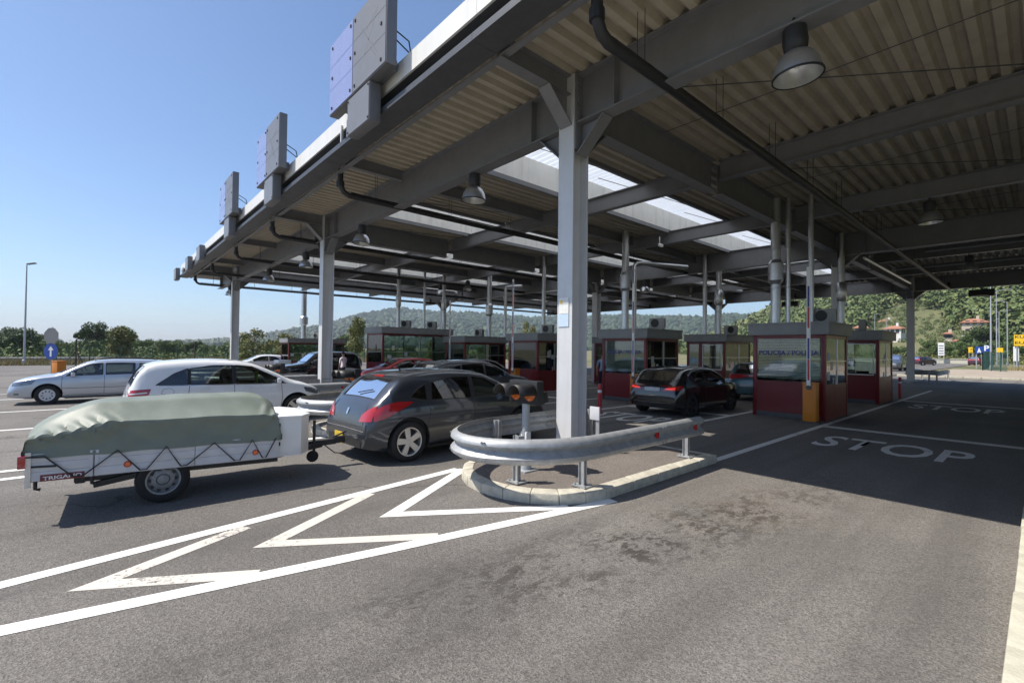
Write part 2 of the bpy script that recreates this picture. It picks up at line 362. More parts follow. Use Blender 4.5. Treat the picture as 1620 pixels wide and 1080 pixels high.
def translucent(name, col):
    m = bpy.data.materials.new(name); m.use_nodes = True; nt = m.node_tree; N = nt.nodes; N.remove(N['Principled BSDF'])
    out = N['Material Output']; t = N.new('ShaderNodeBsdfTranslucent'); t.inputs[0].default_value = (*col, 1)
    d = N.new('ShaderNodeBsdfDiffuse'); d.inputs[0].default_value = (*col, 1)
    mx = N.new('ShaderNodeMixShader'); mx.inputs[0].default_value = 0.28; nlink(nt, t.outputs[0], mx.inputs[1]); nlink(nt, d.outputs[0], mx.inputs[2])
    tc = N.new('ShaderNodeTexCoord'); n = N.new('ShaderNodeTexNoise'); n.inputs['Scale'].default_value = 1.5; n.inputs['Detail'].default_value = 5
    nlink(nt, tc.outputs['Object'], n.inputs['Vector'])
    r = N.new('ShaderNodeMix'); r.data_type = 'RGBA'; nlink(nt, n.outputs['Fac'], r.inputs[0]); r.inputs[6].default_value = (*col, 1); r.inputs[7].default_value = (*[c*0.72 for c in col], 1)
    nlink(nt, r.outputs[2], t.inputs[0]); nlink(nt, mx.outputs[0], out.inputs[0]); return m
M_SKYL = translucent('translucent roof sheet', (0.74, 0.78, 0.82))
def paint(name, col, metal=0.0, rough=0.28):
    return mat(name, col, rough, metal, None, None, 0.5, 1.0)
P_GREY = paint('dark grey car paint', (0.036, 0.042, 0.052), 0.35, 0.28)
P_WHITE = paint('white car paint', (0.82, 0.815, 0.80))
P_SILVER = paint('silver car paint', (0.50, 0.53, 0.58), 0.55, 0.32)
P_BLACK = paint('black car paint', (0.005, 0.005, 0.006), 0.0, 0.2)
P_SLATE = paint('slate car paint', (0.10, 0.105, 0.115), 0.5, 0.32)
P_RED = paint('red car paint', (0.46, 0.012, 0.012))
P_TEAL = paint('teal car paint', (0.02, 0.075, 0.095), 0.3, 0.3)
P_MAROON = paint('maroon car paint', (0.05, 0.012, 0.02), 0.3, 0.3)

def leaf_mat(name, a, b_, c):
    m = bpy.data.materials.new(name); m.use_nodes = True; nt = m.node_tree; N = nt.nodes; b = N['Principled BSDF']
    tc = N.new('ShaderNodeTexCoord'); n = N.new('ShaderNodeTexNoise'); n.inputs['Scale'].default_value = 0.9; n.inputs['Detail'].default_value = 5
    nlink(nt, tc.outputs['Object'], n.inputs['Vector'])
    oi = N.new('ShaderNodeObjectInfo'); ge = N.new('ShaderNodeNewGeometry')
    ad = N.new('ShaderNodeMath'); ad.operation = 'MULTIPLY_ADD'; nlink(nt, ge.outputs['Random Per Island'], ad.inputs[0]); ad.inputs[1].default_value = 0.5; nlink(nt, n.outputs['Fac'], ad.inputs[2])
    ad2 = N.new('ShaderNodeMath'); ad2.operation = 'MULTIPLY_ADD'; nlink(nt, oi.outputs['Random'], ad2.inputs[0]); ad2.inputs[1].default_value = 0.25; nlink(nt, ad.outputs[0], ad2.inputs[2])
    cr = N.new('ShaderNodeValToRGB'); e = cr.color_ramp.elements; e[0].position = 0.35; e[0].color = (*a, 1); e[1].position = 1.05; e[1].color = (*c, 1)
    k = e.new(0.7); k.color = (*b_, 1)
    nlink(nt, ad2.outputs[0], cr.inputs[0]); nlink(nt, cr.outputs[0], b.inputs['Base Color'])
    b.inputs['Roughness'].default_value = 0.6; b.inputs['Specular IOR Level'].default_value = 0.25
    return m
M_LEAF = leaf_mat('green leaves', (0.045, 0.085, 0.024), (0.075, 0.125, 0.034), (0.125, 0.165, 0.05))
M_LEAFY = leaf_mat('yellow-green leaves', (0.075, 0.095, 0.025), (0.13, 0.15, 0.04), (0.20, 0.195, 0.065))
M_LEAFD = leaf_mat('dark leaves', (0.030, 0.058, 0.020), (0.05, 0.088, 0.027), (0.08, 0.115, 0.038))
M_FOREST = leaf_mat('forest crowns', (0.060, 0.095, 0.030), (0.10, 0.14, 0.044), (0.165, 0.185, 0.068))
M_RIDGE = leaf_mat('ridge crowns', (0.022, 0.044, 0.022), (0.034, 0.060, 0.028), (0.055, 0.080, 0.038))
# ---------------------------------------------------------------- ground, road, markings
random.seed(7)
def ground_mat():
    m = bpy.data.materials.new('dry grassland'); m.use_nodes = True; nt = m.node_tree; N = nt.nodes; b = N['Principled BSDF']
    tc = N.new('ShaderNodeTexCoord'); n = N.new('ShaderNodeTexNoise'); n.inputs['Scale'].default_value = 0.06; n.inputs['Detail'].default_value = 9; n.inputs['Roughness'].default_value = 0.7
    nlink(nt, tc.outputs['Object'], n.inputs['Vector'])
    cr = N.new('ShaderNodeValToRGB'); e = cr.color_ramp.elements; e[0].position = 0.38; e[0].color = (0.07, 0.095, 0.03, 1); e[1].position = 0.62; e[1].color = (0.26, 0.21, 0.11, 1)
    nlink(nt, n.outputs['Fac'], cr.inputs[0]); nlink(nt, cr.outputs[0], b.inputs['Base Color']); b.inputs['Roughness'].default_value = 0.95
    return m
M_GROUND = ground_mat()
def sheet(name, x0, x1, y0, y1, dz, m, parent=None, kind=None):
    xs = sorted({x0, x1, *[k for k in (-46.0, -6.0) if x0 < k < x1]})
    mb = MB(); mb.grid([[(x, y0, gz(x)+dz) for x in xs], [(x, y1, gz(x)+dz) for x in xs]])
    me = mb.mesh(name, m); 
    o = link(name, me, parent)
    if kind: tag(o, kind=kind)
    return o
ground = sheet('ground', -5000, 5000, -5000, 5000, -0.06, M_GROUND, kind='structure')
tag(ground, 'dry summer grassland reaching from the road to the foot of the hills', 'ground')
road = sheet('road', -68, -0.08, -45, 49.5, 0.0, M_ASPH, kind='structure')
tag(road, 'worn grey asphalt lanes running through the toll plaza', 'road')
far_road = sheet('road', -40, -8.5, 49.5, 190, 0.0, M_ASPH, kind='structure')
tag(far_road, 'sunlit asphalt road beyond the canopy with parked cars', 'road')

def ribbon(name, pts, w, m=M_LINE, parent=road, dz=0.004, ends=None):
    """flat painted line through pts; ends: optional explicit quad corner lists"""
    pts = [Vector((p[0], p[1], 0)) for p in pts]; rows = []
    for i, p in enumerate(pts):
        t = (pts[min(i+1, len(pts)-1)] - pts[max(i-1, 0)]).normalized(); s = Vector((-t.y, t.x, 0))*w/2
        rows.append([(q.x, q.y, gz(q.x)+dz) for q in (p+s, p-s)])
    return MB().grid(rows).build(name, m, parent)
def poly(name, pts, m, parent=road, dz=0.004):
    mb = MB(); mb.add([(x, y, gz(x)+dz) for x, y in pts], [tuple(range(len(pts)))]); return mb.build(name, m, parent, fix=True)
def subdiv(a, b, n=8): return [(a[0]+(b[0]-a[0])*i/n, a[1]+(b[1]-a[1])*i/n) for i in range(n+1)]

# the gore in front of the first island: two boundary lines and three chevrons
ribbon('boundary_line', [(-5.12, -1.75), (-5.30, -0.52), (-5.66, 2.0), (-5.97, 4.2)], 0.155)
ribbon('boundary_line', [(-4.78, -1.75), (-4.46, -0.43), (-3.98, 2.1), (-3.52, 4.82)], 0.155)
def chevron(apex, l, r, w=0.20, m=M_LINE):
    a = Vector(apex); l = Vector(l); r = Vector(r); dl = (l-a).normalized(); dr = (r-a).normalized()
    nl = Vector((dl.y, -dl.x)); nr = Vector((-dr.y, dr.x))
    # inner corner
    s = w/abs(math.sin(math.acos(max(-1, min(1, dl.dot(dr))))/2)); bis = (dl+dr).normalized(); inner = a + bis*s
    poly('chevron', [a, r, r+nr*w, inner, l+nl*w, l], m, dz=0.003)
chevron((-4.85, -0.13), (-5.49, 1.15), (-4.18, 0.98), 0.15, M_LINE_OLD)
chevron((-4.82, 1.11), (-5.74, 2.60), (-3.90, 2.52), 0.15, M_LINE_OLD)
chevron((-4.81, 2.35), (-5.98, 4.23), (-3.64, 4.16), 0.15, M_LINE)
# islands and the lane lines beside them
ISLX = [-4.80, -10.45, -16.25, -22.0, -27.2, -33.0, -39.4]
for i, xc in enumerate(ISLX):
    a, b = (-3.70, -5.98) if i == 0 else (xc+1.12, xc-1.16)
    for x in (a, b):
        ribbon('lane_line', subdiv((x, 7.85), (x, 31.5 if i == 0 else 30.0), 6), 0.14, M_LINE_GREY)
    if i < 6:
        ribbon('stop_line', subdiv((a+0.07, 13.75) if i == 0 else (a+0.07, 13.6), (-0.25 if i == 0 else ISLX[i-1]-1.25, 13.78), 6), 0.32, M_LINE_GREY, dz=0.0035)
ribbon('stop_line', subdiv((-3.6, 23.75), (-0.25, 23.8), 6), 0.32, M_LINE_GREY, dz=0.0035)
def stop_text(xc, yc, w, h, m):
    me = text_mesh('STOP', 1.0, 0, 0.012)
    co = np.array([v.co[:] for v in me.vertices]); x0, x1 = co[:, 0].min(), co[:, 0].max(); y0, y1 = co[:, 1].min(), co[:, 1].max()
    for v in me.vertices:
        X = xc + ((v.co.x-x0)/(x1-x0)-0.5)*w
        v.co = (X, yc + ((v.co.y-y0)/(y1-y0)-0.5)*h, gz(X)+0.004)
    me.materials.clear(); me.materials.append(m); link('stop_lettering', me, road)
stop_text(-1.98, 11.6, 2.35, 1.5, M_LINE_GREY)
stop_text(-1.95, 21.75, 2.30, 1.7, M_LINE_GREY)
stop_text(-7.72, 11.2, 2.1, 1.5, M_LINE_GREY)
stop_text(-13.35, 11.2, 2.2, 1.5, M_LINE_GREY)
# approach lines out in the sun to the left
for x, y0, y1 in ((-9.55, -9, 3.4), (-9.95, -9, 3.6), (-15.3, -12, 3.4), (-19.7, -14, 3.8), (-24.6, -16, 4.2), (-27.5, -18, 4.2)):
    xs0 = x*1.06 if x < -9.7 and x > -11 else x
    ribbon('approach_line', subdiv((xs0, y0), (x, y1), 8), 0.15, M_LINE)

# right-hand kerb, one stone at a time, and the pavement behind it
kerb_root = empty('kerb', (-0.15, 0, 0), 0, 'pale concrete kerb along the right edge of the near lane', 'kerb', kind='structure')
kme = MB().box(0, 0.32, 0.006, 0.994, -0.05, 0.105).mesh('kerb_stone', M_CONC2, bevel=0.018)
for k in range(-4, 44):
    o = link('kerb_stone', kme, kerb_root, (random.uniform(-.006, .006), k+0.15, random.uniform(-.005, .004))); o.rotation_euler.z = random.uniform(-.004, .004)
pv = sheet('pavement', 0.171, 5.2, -8, 49, 0.085, M_SLAB, kind='structure'); tag(pv, 'grey pavement behind the right kerb', 'pavement')
# far verge on the right: gravelly footway with its own kerb
fv = sheet('pavement', -7.0, 30, 50.2, 76, 0.10, mat('sandy footway', (0.40, 0.33, 0.25), 0.95, 0, (0.6, 0.25)), kind='structure'); tag(fv, 'sandy footway beside the green fence', 'pavement')
fk = empty('kerb', (0, 49.7, 0), 0, 'concrete kerb across the road end below the sandy footway', 'kerb', kind='structure')
fme = MB().box(0.01, 0.99, 0, 0.45, -0.05, 0.15).mesh('kerb_stone', M_CONC, bevel=0.02)
for k in range(-8, 30): link('kerb_stone', fme, fk, (k, 0, random.uniform(-.006, .006)))

# ---------------------------------------------------------------- traffic islands with kerb stones
def island_outline(w, y0, y1, r):
    """counter-clockwise outline, local coordinates, rounded nose at y0"""
    pts = [(w/2, y1)]; pts.insert(0, (-w/2, y1))
    out = [(-w/2, y1)]
    n = 10; cy = y0 + r; e = w/2
    out.append((-e, cy+0.0))
    for i in range(1, n):
        a = PI + PI*i/n; out.append((e*math.cos(a), cy + r*math.sin(a)))
    out += [(e, cy), (e, y1)]
    return out
def resample(pts, step):
    res = []
    for a, b in zip(pts[:-1], pts[1:]):
        d = math.dist(a, b); n = max(1, round(d/step))
        for i in range(n): res.append((a[0]+(b[0]-a[0])*i/n, a[1]+(b[1]-a[1])*i/n))
    res.append(pts[-1]); return res
def make_island(xc, w, y0, y1, label, parent=None):
    r = 1.05; H = 0.145
    root = empty('traffic_island', (xc, 0, gz(xc)), 0, label, 'traffic island', 'traffic islands at the head of the lanes', 'structure')
    ol = resample(island_outline(w, y0, y1, r), 0.62); ol = ol + [ol[0]]
    inner = []
    c = Vector((0, (y0+y1)/2))
    kw = 0.16
    def inset(p):
        x, y = p; e = w/2
        if y > y0 + r: return (max(-e+kw, min(e-kw, x)), min(y, y1-kw))
        d = Vector((x/e, (y-(y0+r))/r)); d.normalize(); return (d.x*(e-kw), y0+r+d.y*(r-kw))
    for a, b in zip(ol[:-1], ol[1:]):
        if math.dist(a, b) < 0.1: continue
        g_ = 0.0035/math.dist(a, b)
        a2 = (a[0]+(b[0]-a[0])*g_, a[1]+(b[1]-a[1])*g_); b2 = (b[0]-(b[0]-a[0])*g_, b[1]-(b[1]-a[1])*g_)
        if abs(a[1]-y1) < 1e-6 and abs(b[1]-y1) < 1e-6:
            ia, ib = (a2[0], y1-kw), (b2[0], y1-kw)
        else: ia, ib = inset(a2), inset(b2)
        dz = random.uniform(-.004, .004); mb = MB()
        mb.add([(*a2, -.03), (*b2, -.03), (*ib, -.03), (*ia, -.03), (*a2, H-.02+dz), (*b2, H-.02+dz), (*ib, H+dz), (*ia, H+dz)],
               [(0, 3, 2, 1), (4, 5, 6, 7), (0, 1, 5, 4), (1, 2, 6, 5), (2, 3, 7, 6), (3, 0, 4, 7)])
        mb.build('kerb_stone', M_CONC, root, bevel=0.014, fix=True)
    top = [inset(p) for p in island_outline(w, y0, y1, r)]
    MB().add([(x, y, H-.012) for x, y in top], [tuple(range(len(top)))]).build('island_surface', M_ISLE, root, fix=True)
    return root
ISL_END = 7.78
isl_names = ['with the tall lit column', 'right of the white hatchback', 'carrying the second column', 'in front of the grey booth', 'in front of the red customs booth', 'below the third column', 'beside the farthest booth']
for i, xc in enumerate(ISLX):
    if i == 0: make_island(-4.80, 2.40, 3.74, ISL_END, 'raised concrete-kerbed island '+isl_names[0])
    else: make_island(xc, 2.15, 3.55, ISL_END, 'raised concrete-kerbed island '+isl_names[i])
# ---------------------------------------------------------------- the toll canopy
DECK = 6.60
ROWS = [6.25, 22.4, 38.3]                       # column rows along the lanes
COLX = [-5.47, -17.3, -32.4]
XL, XR, YF, YB = -37.6, 21.0, 4.10, 40.4  # XR lies out of view, extended to block sky light from the right
STRIPS = [(-9.75, -7.45), (-15.75, -13.45), (-21.5, -19.2), (-27.3, -25.0), (-33.2, -30.9)]
BEAMS = [6.25, 11.6, 17.0, 22.4, 27.7, 33.0, 38.3]
canopy = empty('toll_canopy', (-5.47, 6.25, 0), 0, 'huge grey steel toll plaza canopy with corrugated roof and skylight strips', 'canopy')
OFF = Vector((5.47, -6.25, 0))
def cpart(name, mb, m, **k):
    mb.v = [(p[0]+OFF.x, p[1]+OFF.y, p[2]) for p in mb.v]; return mb.build(name, m, canopy, **k)
# columns: H sections
def column(x, y, m):
    zb = gz(x); mb = MB(); w, d, tf = 0.34, 0.40, 0.028
    mb.box(x-w/2, x+w/2, y-d/2, y-d/2+tf, zb, DECK); mb.box(x-w/2, x+w/2, y+d/2-tf, y+d/2, zb, DECK)
    mb.box(x-.009, x+.009, y-d/2+tf, y+d/2-tf, zb, DECK)
    mb.box(x-.28, x+.28, y-.32, y+.32, zb+.146, zb+.176)
    for z in (5.72, 6.35):
        mb.box(x-w/2+.01, x-.012, y-d/2+tf, y+d/2-tf, z, z+.02); mb.box(x+.012, x+w/2-.01, y-d/2+tf, y+d/2-tf, z, z+.02)
    c = cpart('column', mb, m)
    # knee braces: plate plus triangular web
    for dx, dy in ((1, 0), (-1, 0), (0, -1), (0, 1)):
        k = MB(); o0 = 0.17 if dx else 0.20; bz = 5.74 if dx else (6.24 if y == 6.25 and dy < 0 else 5.82)
        L = 0.56; a = Vector((x+dx*o0, y+dy*o0, bz-0.52)); b = Vector((x+dx*(o0+L), y+dy*(o0+L), bz))
        k.bar(a, b, 0.26, 0.024, up=(dx*-0.68, dy*-0.68, 0.73))
        th = 0.008; s = Vector((-dy, dx, 0))*th; q = Vector((x+dx*o0, y+dy*o0, bz))
        k.add([a+s, b+s, q+s, a-s, b-s, q-s], [(0, 1, 2), (5, 4, 3), (0, 3, 4, 1), (1, 4, 5, 2), (2, 5, 3, 0)])
        k.v = [(p[0]+OFF.x, p[1]+OFF.y, p[2]) for p in k.v]
        k.build('knee_brace', M_STEEL, c, fix=True)
    if x > -20 and y < 20:
        bme = MB().box(-.015, .015, -.018, .018, -.018, .018).mesh('bolt', M_STEEL)
        for s in (-1, 1):
            for kz in range(8):
                for yy in (-0.11, 0.11): link('bolt', bme, c, (x+s*0.21+OFF.x, y+yy+OFF.y, 5.80+kz*0.1))
        ep = MB()
        for s in (-1, 1): ep.box(x+s*0.186-.012+OFF.x, x+s*0.186+.012+OFF.x, y-.17+OFF.y, y+.17+OFF.y, 5.30, 6.585)
        ep.build('end_plate', M_STEEL, c)
    return c
for y in ROWS:
    for x in COLX + [6.6, 18.4]:
        xx = x if y < 10 else {-32.4: -34.3, -17.3: -17.7}.get(x, x)
        column(xx, y, M_COLUMN)
# main and cross beams, cut at the columns
cuts = [XL+.3, -32.4, -17.3, -5.47, 6.6, 18.4, XR-.3]
for y in BEAMS:
    main = y in ROWS
    for a, b in zip(cuts[:-1], cuts[1:]):
        g1 = 0.20 if main else 0.16
        mb = MB().ibeam_x(a+(g1 if a > XL+1 else 0), b-(g1 if b < XR-1 else 0), y, 5.75 if main else 6.12, DECK-.004, 0.30 if main else 0.22, 0.024)
        # stiffener plates
        if main:
            for x in (a+.95, b-.95):
                 mb.box(x-.006, x+.006, y-.14, y-.008, 5.775, DECK-.03); mb.box(x-.006, x+.006, y+.008, y+.14, 5.775, DECK-.03)
        cpart('main_beam' if main else 'cross_beam', mb, M_STEEL)
for x in (-32.4, -17.3, -5.47, 6.6, 18.4):
    for a, b in zip(BEAMS[:-1], BEAMS[1:]):
        cpart('girder', MB().ibeam_y(a+.17, b-.17, x, 5.83, DECK-.006, 0.28, 0.022), M_STEEL)
# lighter purlin beams between the columns and the brackets out to the front and back edges
YX = [-35.2, -29.4, -23.2, -11.4, 0.6, 12.5]
for x in YX:
    for a, b in zip(BEAMS[:-1], BEAMS[1:]):
        if any(s0-.2 < x < s1+.2 for s0, s1 in STRIPS): continue
        cpart('purlin', MB().ibeam_y(a+.17, b-.17, x, 6.24, DECK-.006, 0.18, 0.016), M_STEEL)
for x in YX + [-32.4, -17.3, -5.47, 6.6, 18.4]:
    big = x not in YX
    for y0, y1 in ((4.47, 6.08), (38.47, 40.05)):
        mb = MB().ibeam_y(y0, y1, x, 6.25 if big else 6.33, DECK-.006, 0.22 if big else 0.16, 0.018); cpart('bracket_beam', mb, M_STEEL)
# roof sheets: ribs along the lanes
def deck_sheet(x0, x1, y0, y1):
    P, D = 0.28, 0.105; prof = []; x = x0; z0 = DECK
    while x < x1-1e-3:
        for dx, dz in ((0, 0), (0.115, 0), (0.155, D), (0.24, D)):
            if x+dx < x1: prof.append((x+dx, z0+dz))
        x += P
    prof.append((x1, z0)); n = 4
    mb = MB(); mb.grid([[(px, y0+(y1-y0)*j/n, pz) for px, pz in prof] for j in range(n+1)])
    cpart('roof_sheet', mb, M_DECK)
spans = []; a = XL+.1
for s0, s1 in sorted(STRIPS): spans.append((a, s0-.03)); a = s1+.03
spans.append((a, XR-.1))
fs = [XL+.1, -35.2, -32.4, -29.4, -23.2, -17.3, -11.4, -5.47, .6, 6.6, 12.5, 18.4, XR-.1]
for a, b in zip(fs[:-1], fs[1:]): deck_sheet(a, b, 4.40, 6.24); deck_sheet(a, b, 38.31, 40.1)
for x0, x1 in spans:
    bk = [x0] + [k for k in (-5.47, .6, 6.6, 12.5) if x0 < k < x1] + [x1]
    for p, q in zip(bk[:-1], bk[1:]):
        for a, b in zip(BEAMS[:-1], BEAMS[1:]): deck_sheet(p, q, a+.01, b-.01)
# weathertight top skin above the ribs
for x0, x1 in spans: cpart('roof_skin', MB().box(x0, x1, 6.26, 38.29, 6.86, 6.93), M_SIGNGREY)
cpart('roof_skin', MB().box(XL, XR, 4.36, 6.25, 6.86, 6.93), M_SIGNGREY)
cpart('roof_skin', MB().box(XL, XR, 38.3, 40.2, 6.86, 6.93), M_SIGNGREY)
cpart('roof_skin', MB().box(XR-.02, XR+.10, 4.2, 40.3, 6.3, 7.05), M_FASCIA)
cpart('roof_skin', MB().box(XL-.10, XL+.02, 4.2, 40.3, 6.4, 6.98), M_FASCIA)
# skylight strips
for s0, s1 in STRIPS:
    for a, b in zip(BEAMS[:-1], BEAMS[1:]):
        if a == BEAMS[0]: a += .16
        for x, t in ((s0, -1), (s1, 1)):
            up = cpart('skylight_upstand', MB().box(x-.025, x+.025, a+.006, b-.006, DECK+.03, 7.34), M_UPSTAND)
            ch = MB(); ch.box(x-.05+t*.02, x+.05+t*.02, a+.17, b-.17, 6.50, DECK+.028)
            cpart('skylight_channel', ch, M_STEEL)
        n = 44; mb = MB(); rows = []
        for j in range(n+1):
            y = a+.008+(b-a-.016)*j/n; z = 7.36+(0.02 if j % 2 else -0.02)
            rows.append([(s0-.12, y, z), ((s0+s1)/2, y, z+.03), (s1+.12, y, z)])
        cpart('skylight_pane', mb.grid(rows), M_SKYL)
        for fx in (0.33, 0.66):
            x = s0+(s1-s0)*fx
            cpart('skylight_bar', MB().tube([(x-.3, a+.2, 7.30), (x+.3, b-.2, 7.30)], 0.012, 5), M_STEEL)
# front and back edges: recessed edge beam, projecting gutter lip, white fascia
for yf, s in ((YF, 1), (YB, -1)):
    fy = lambda d: yf + s*d
    for a, b in zip(fs[:-1], fs[1:]):
        if a == fs[0]: a = XL
        if b == fs[-1]: b = XR
        def by(m_, x0, x1, d0, d1, z0, z1): m_.box(x0, x1, min(fy(d0), fy(d1)), max(fy(d0), fy(d1)), z0, z1); return m_
        e = MB(); by(e, a+.004, b-.004, -.10, .36, 6.33, 6.36); by(e, a+.004, b-.004, .22, .24, 6.36, 6.82); by(e, a+.004, b-.004, .10, .36, 6.80, 6.83)
        by(e, a+.004, b-.004, -.10, -.088, 6.36, 6.44); by(e, a+.004, b-.004, .022, .22, 6.765, 6.785)
        cpart('edge_beam', e, M_GUTTER)
        f = MB(); by(f, a+.004, b-.004, -.02, .02, 6.76, 7.12); by(f, a+.004, b-.004, .02, .30, 7.09, 7.12)
        cpart('fascia_panel', f, M_FASCIA)
        sf = MB()
        for x in (a+.9, a+1.25):
            by(sf, x, x+.05, -.06, -.01, 6.38, 6.86)
        cpart('fascia_strut', sf, M_COLUMN)
    t = MB()
    x = XL
    cpart('cable_tray', MB().box(XL+.4, XR-.4, min(fy(.40), fy(.52)), max(fy(.40), fy(.52)), 6.30, 6.33), M_STEEL)
# black drain pipes hung under the roof, running the length of the lanes
def drain(x, y1):
    z = 5.80; pts = [(x, 4.62, 6.42), (x, 4.62, 6.05), (x, 4.64, z+.18), (x, 4.72, z+.06), (x, 4.86, z)]
    y = 4.86
    while y < y1: y = min(y1, y+1.6); pts.append((x+random.uniform(-.012, .012), y, z+random.uniform(-.012, .012)))
    p = cpart('drain_pipe', MB().tube(pts, 0.070 if x < -6 else 0.078, 10), M_PIPE, smooth=50)
    s = MB()
    s.tube([(x, 4.62, 6.12), (x, 4.62, 5.98)], 0.10, 10); s.tube([(x, y1-.05, z), (x, y1, z), (x, y1+.02, z+.35)], 0.07, 8)
    y = 5.6
    while y < y1:
        for q in (-.06, .06): s.tube([(x+q, y, z+.05), (x+q, y, DECK)], 0.006, 4)
        y += 2.4
    s.box(x-.03, x+.03, 4.9, y1, z+.078, z+.098)
    s.v = [(p_[0]+OFF.x, p_[1]+OFF.y, p_[2]) for p_ in s.v]
    s.build('pipe_hanger', M_PIPE, p)
for x in (-3.68, -11.95, -18.2, -24.0, -29.8, -35.6): drain(x, 38.2)
# wind-bracing rods under the deck
for y0, y1 in zip(BEAMS[:-1], BEAMS[1:]):
    for x0, x1 in ((-5.3, .45), (.75, 6.4), (-17.1, -15.9), (-13.3, -11.5)):
        cpart('bracing_rod', MB().tube([(x0, y0+.25, 6.42), (x1, y1-.25, 6.42)], 0.011, 5), M_GUTTER)
for y in (9.0, 14.2, 19.6): cpart('service_cable', MB().tube([(-5.3, y, 6.52), (6.4, y, 6.52)], 0.008, 5), M_GUTTER)
for y, x0, x1 in ((24.6, -5.0, 5), (25.8, -3.2, 5), (30.4, -5.0, 5)):
    cpart('conduit', MB().tube([(x0, y, 6.10), (x1, y, 6.10)], 0.032, 8), M_ALU)
cpart('conduit', MB().tube([(-5.2, 23.0, 5.76), (-10.5, 23.0, 5.76)], 0.05, 8), M_ALU)
cpart('conduit', MB().tube([(-4.65, 22.7, 5.62), (-4.65, 32.5, 5.62)], 0.05, 8), M_ALU)

# ---------------------------------------------------------------- high-bay lamps
def lamp_proto():
    r = empty('high_bay_lamp'); 
    MB().lathe([(0.055, 0.62), (0.075, 0.60), (0.13, 0.58), (0.14, 0.42), (0.125, 0.33), (0.10, 0.30)], 16).build('gear_housing', M_BLACK, r, smooth=40)
    d = MB().lathe([(0.085, 0.31), (0.13, 0.29), (0.19, 0.24), (0.235, 0.16), (0.262, 0.06), (0.270, 0.0), (0.262, 0.0), (0.252, 0.06), (0.224, 0.155), (0.18, 0.23), (0.12, 0.275), (0.06, 0.285)], 28, caps=False).build('dome', M_LAMPSTEEL, r, smooth=60)
    MB().lathe([(0.262, -0.008), (0.280, -0.008), (0.280, 0.012), (0.262, 0.012), (0.262, -0.008)], 28, caps=False).build('rim', M_BLACK, r, smooth=40)
    MB().lathe([(0.0, 0.11), (0.035, 0.12), (0.045, 0.17), (0.03, 0.25), (0.02, 0.285)], 12, caps=False).build('bulb', M_WHITE, r, smooth=60)
    MB().tube([(0, 0, 0.60), (0, 0, 0.72)], 0.02, 6).build('hanger', M_BLACK, r)
    return r
lp = lamp_proto()
spots = [(-1.93, 6.25, 5.16, 'above the near lane hung under the front beam'), (-8.40, 6.25, 5.16, 'hung between the two front columns'),
         (-14.35, 6.25, 5.16, 'hung just right of the second column'), (-19.6, 6.25, 5.06, 'hung just left of the second column'),
         (-25.1, 6.25, 5.06, 'hung midway to the third column'), (-33.9, 6.25, 5.06, 'hung beside the third column'),
         (-2.0, 17.0, 5.43, 'hung from the second cross beam over the near lane'), (-2.0, 27.7, 5.43, 'hung from the fourth cross beam over the near lane'),
         (-23.4, 17.0, 5.43, 'hung over the red customs booth'), (-26.4, 17.0, 5.43, 'hung over the ducts of the customs booth'),
         (-14.4, 22.4, 5.06, 'hung deep inside under the middle row'), (-9.0, 38.3, 5.06, 'hung under the far edge beside the far column')]
for i, (x, y, z, l) in enumerate(spots):
    o = lp if i == 0 else copy_tree(lp); o.location = (x, y, z); o.rotation_euler = (random.uniform(-.06, .06), random.uniform(-.06, .06), random.uniform(0, 6))
    tag(o, 'domed aluminium high-bay lamp '+l, 'lamp', 'high-bay lamps under the canopy')

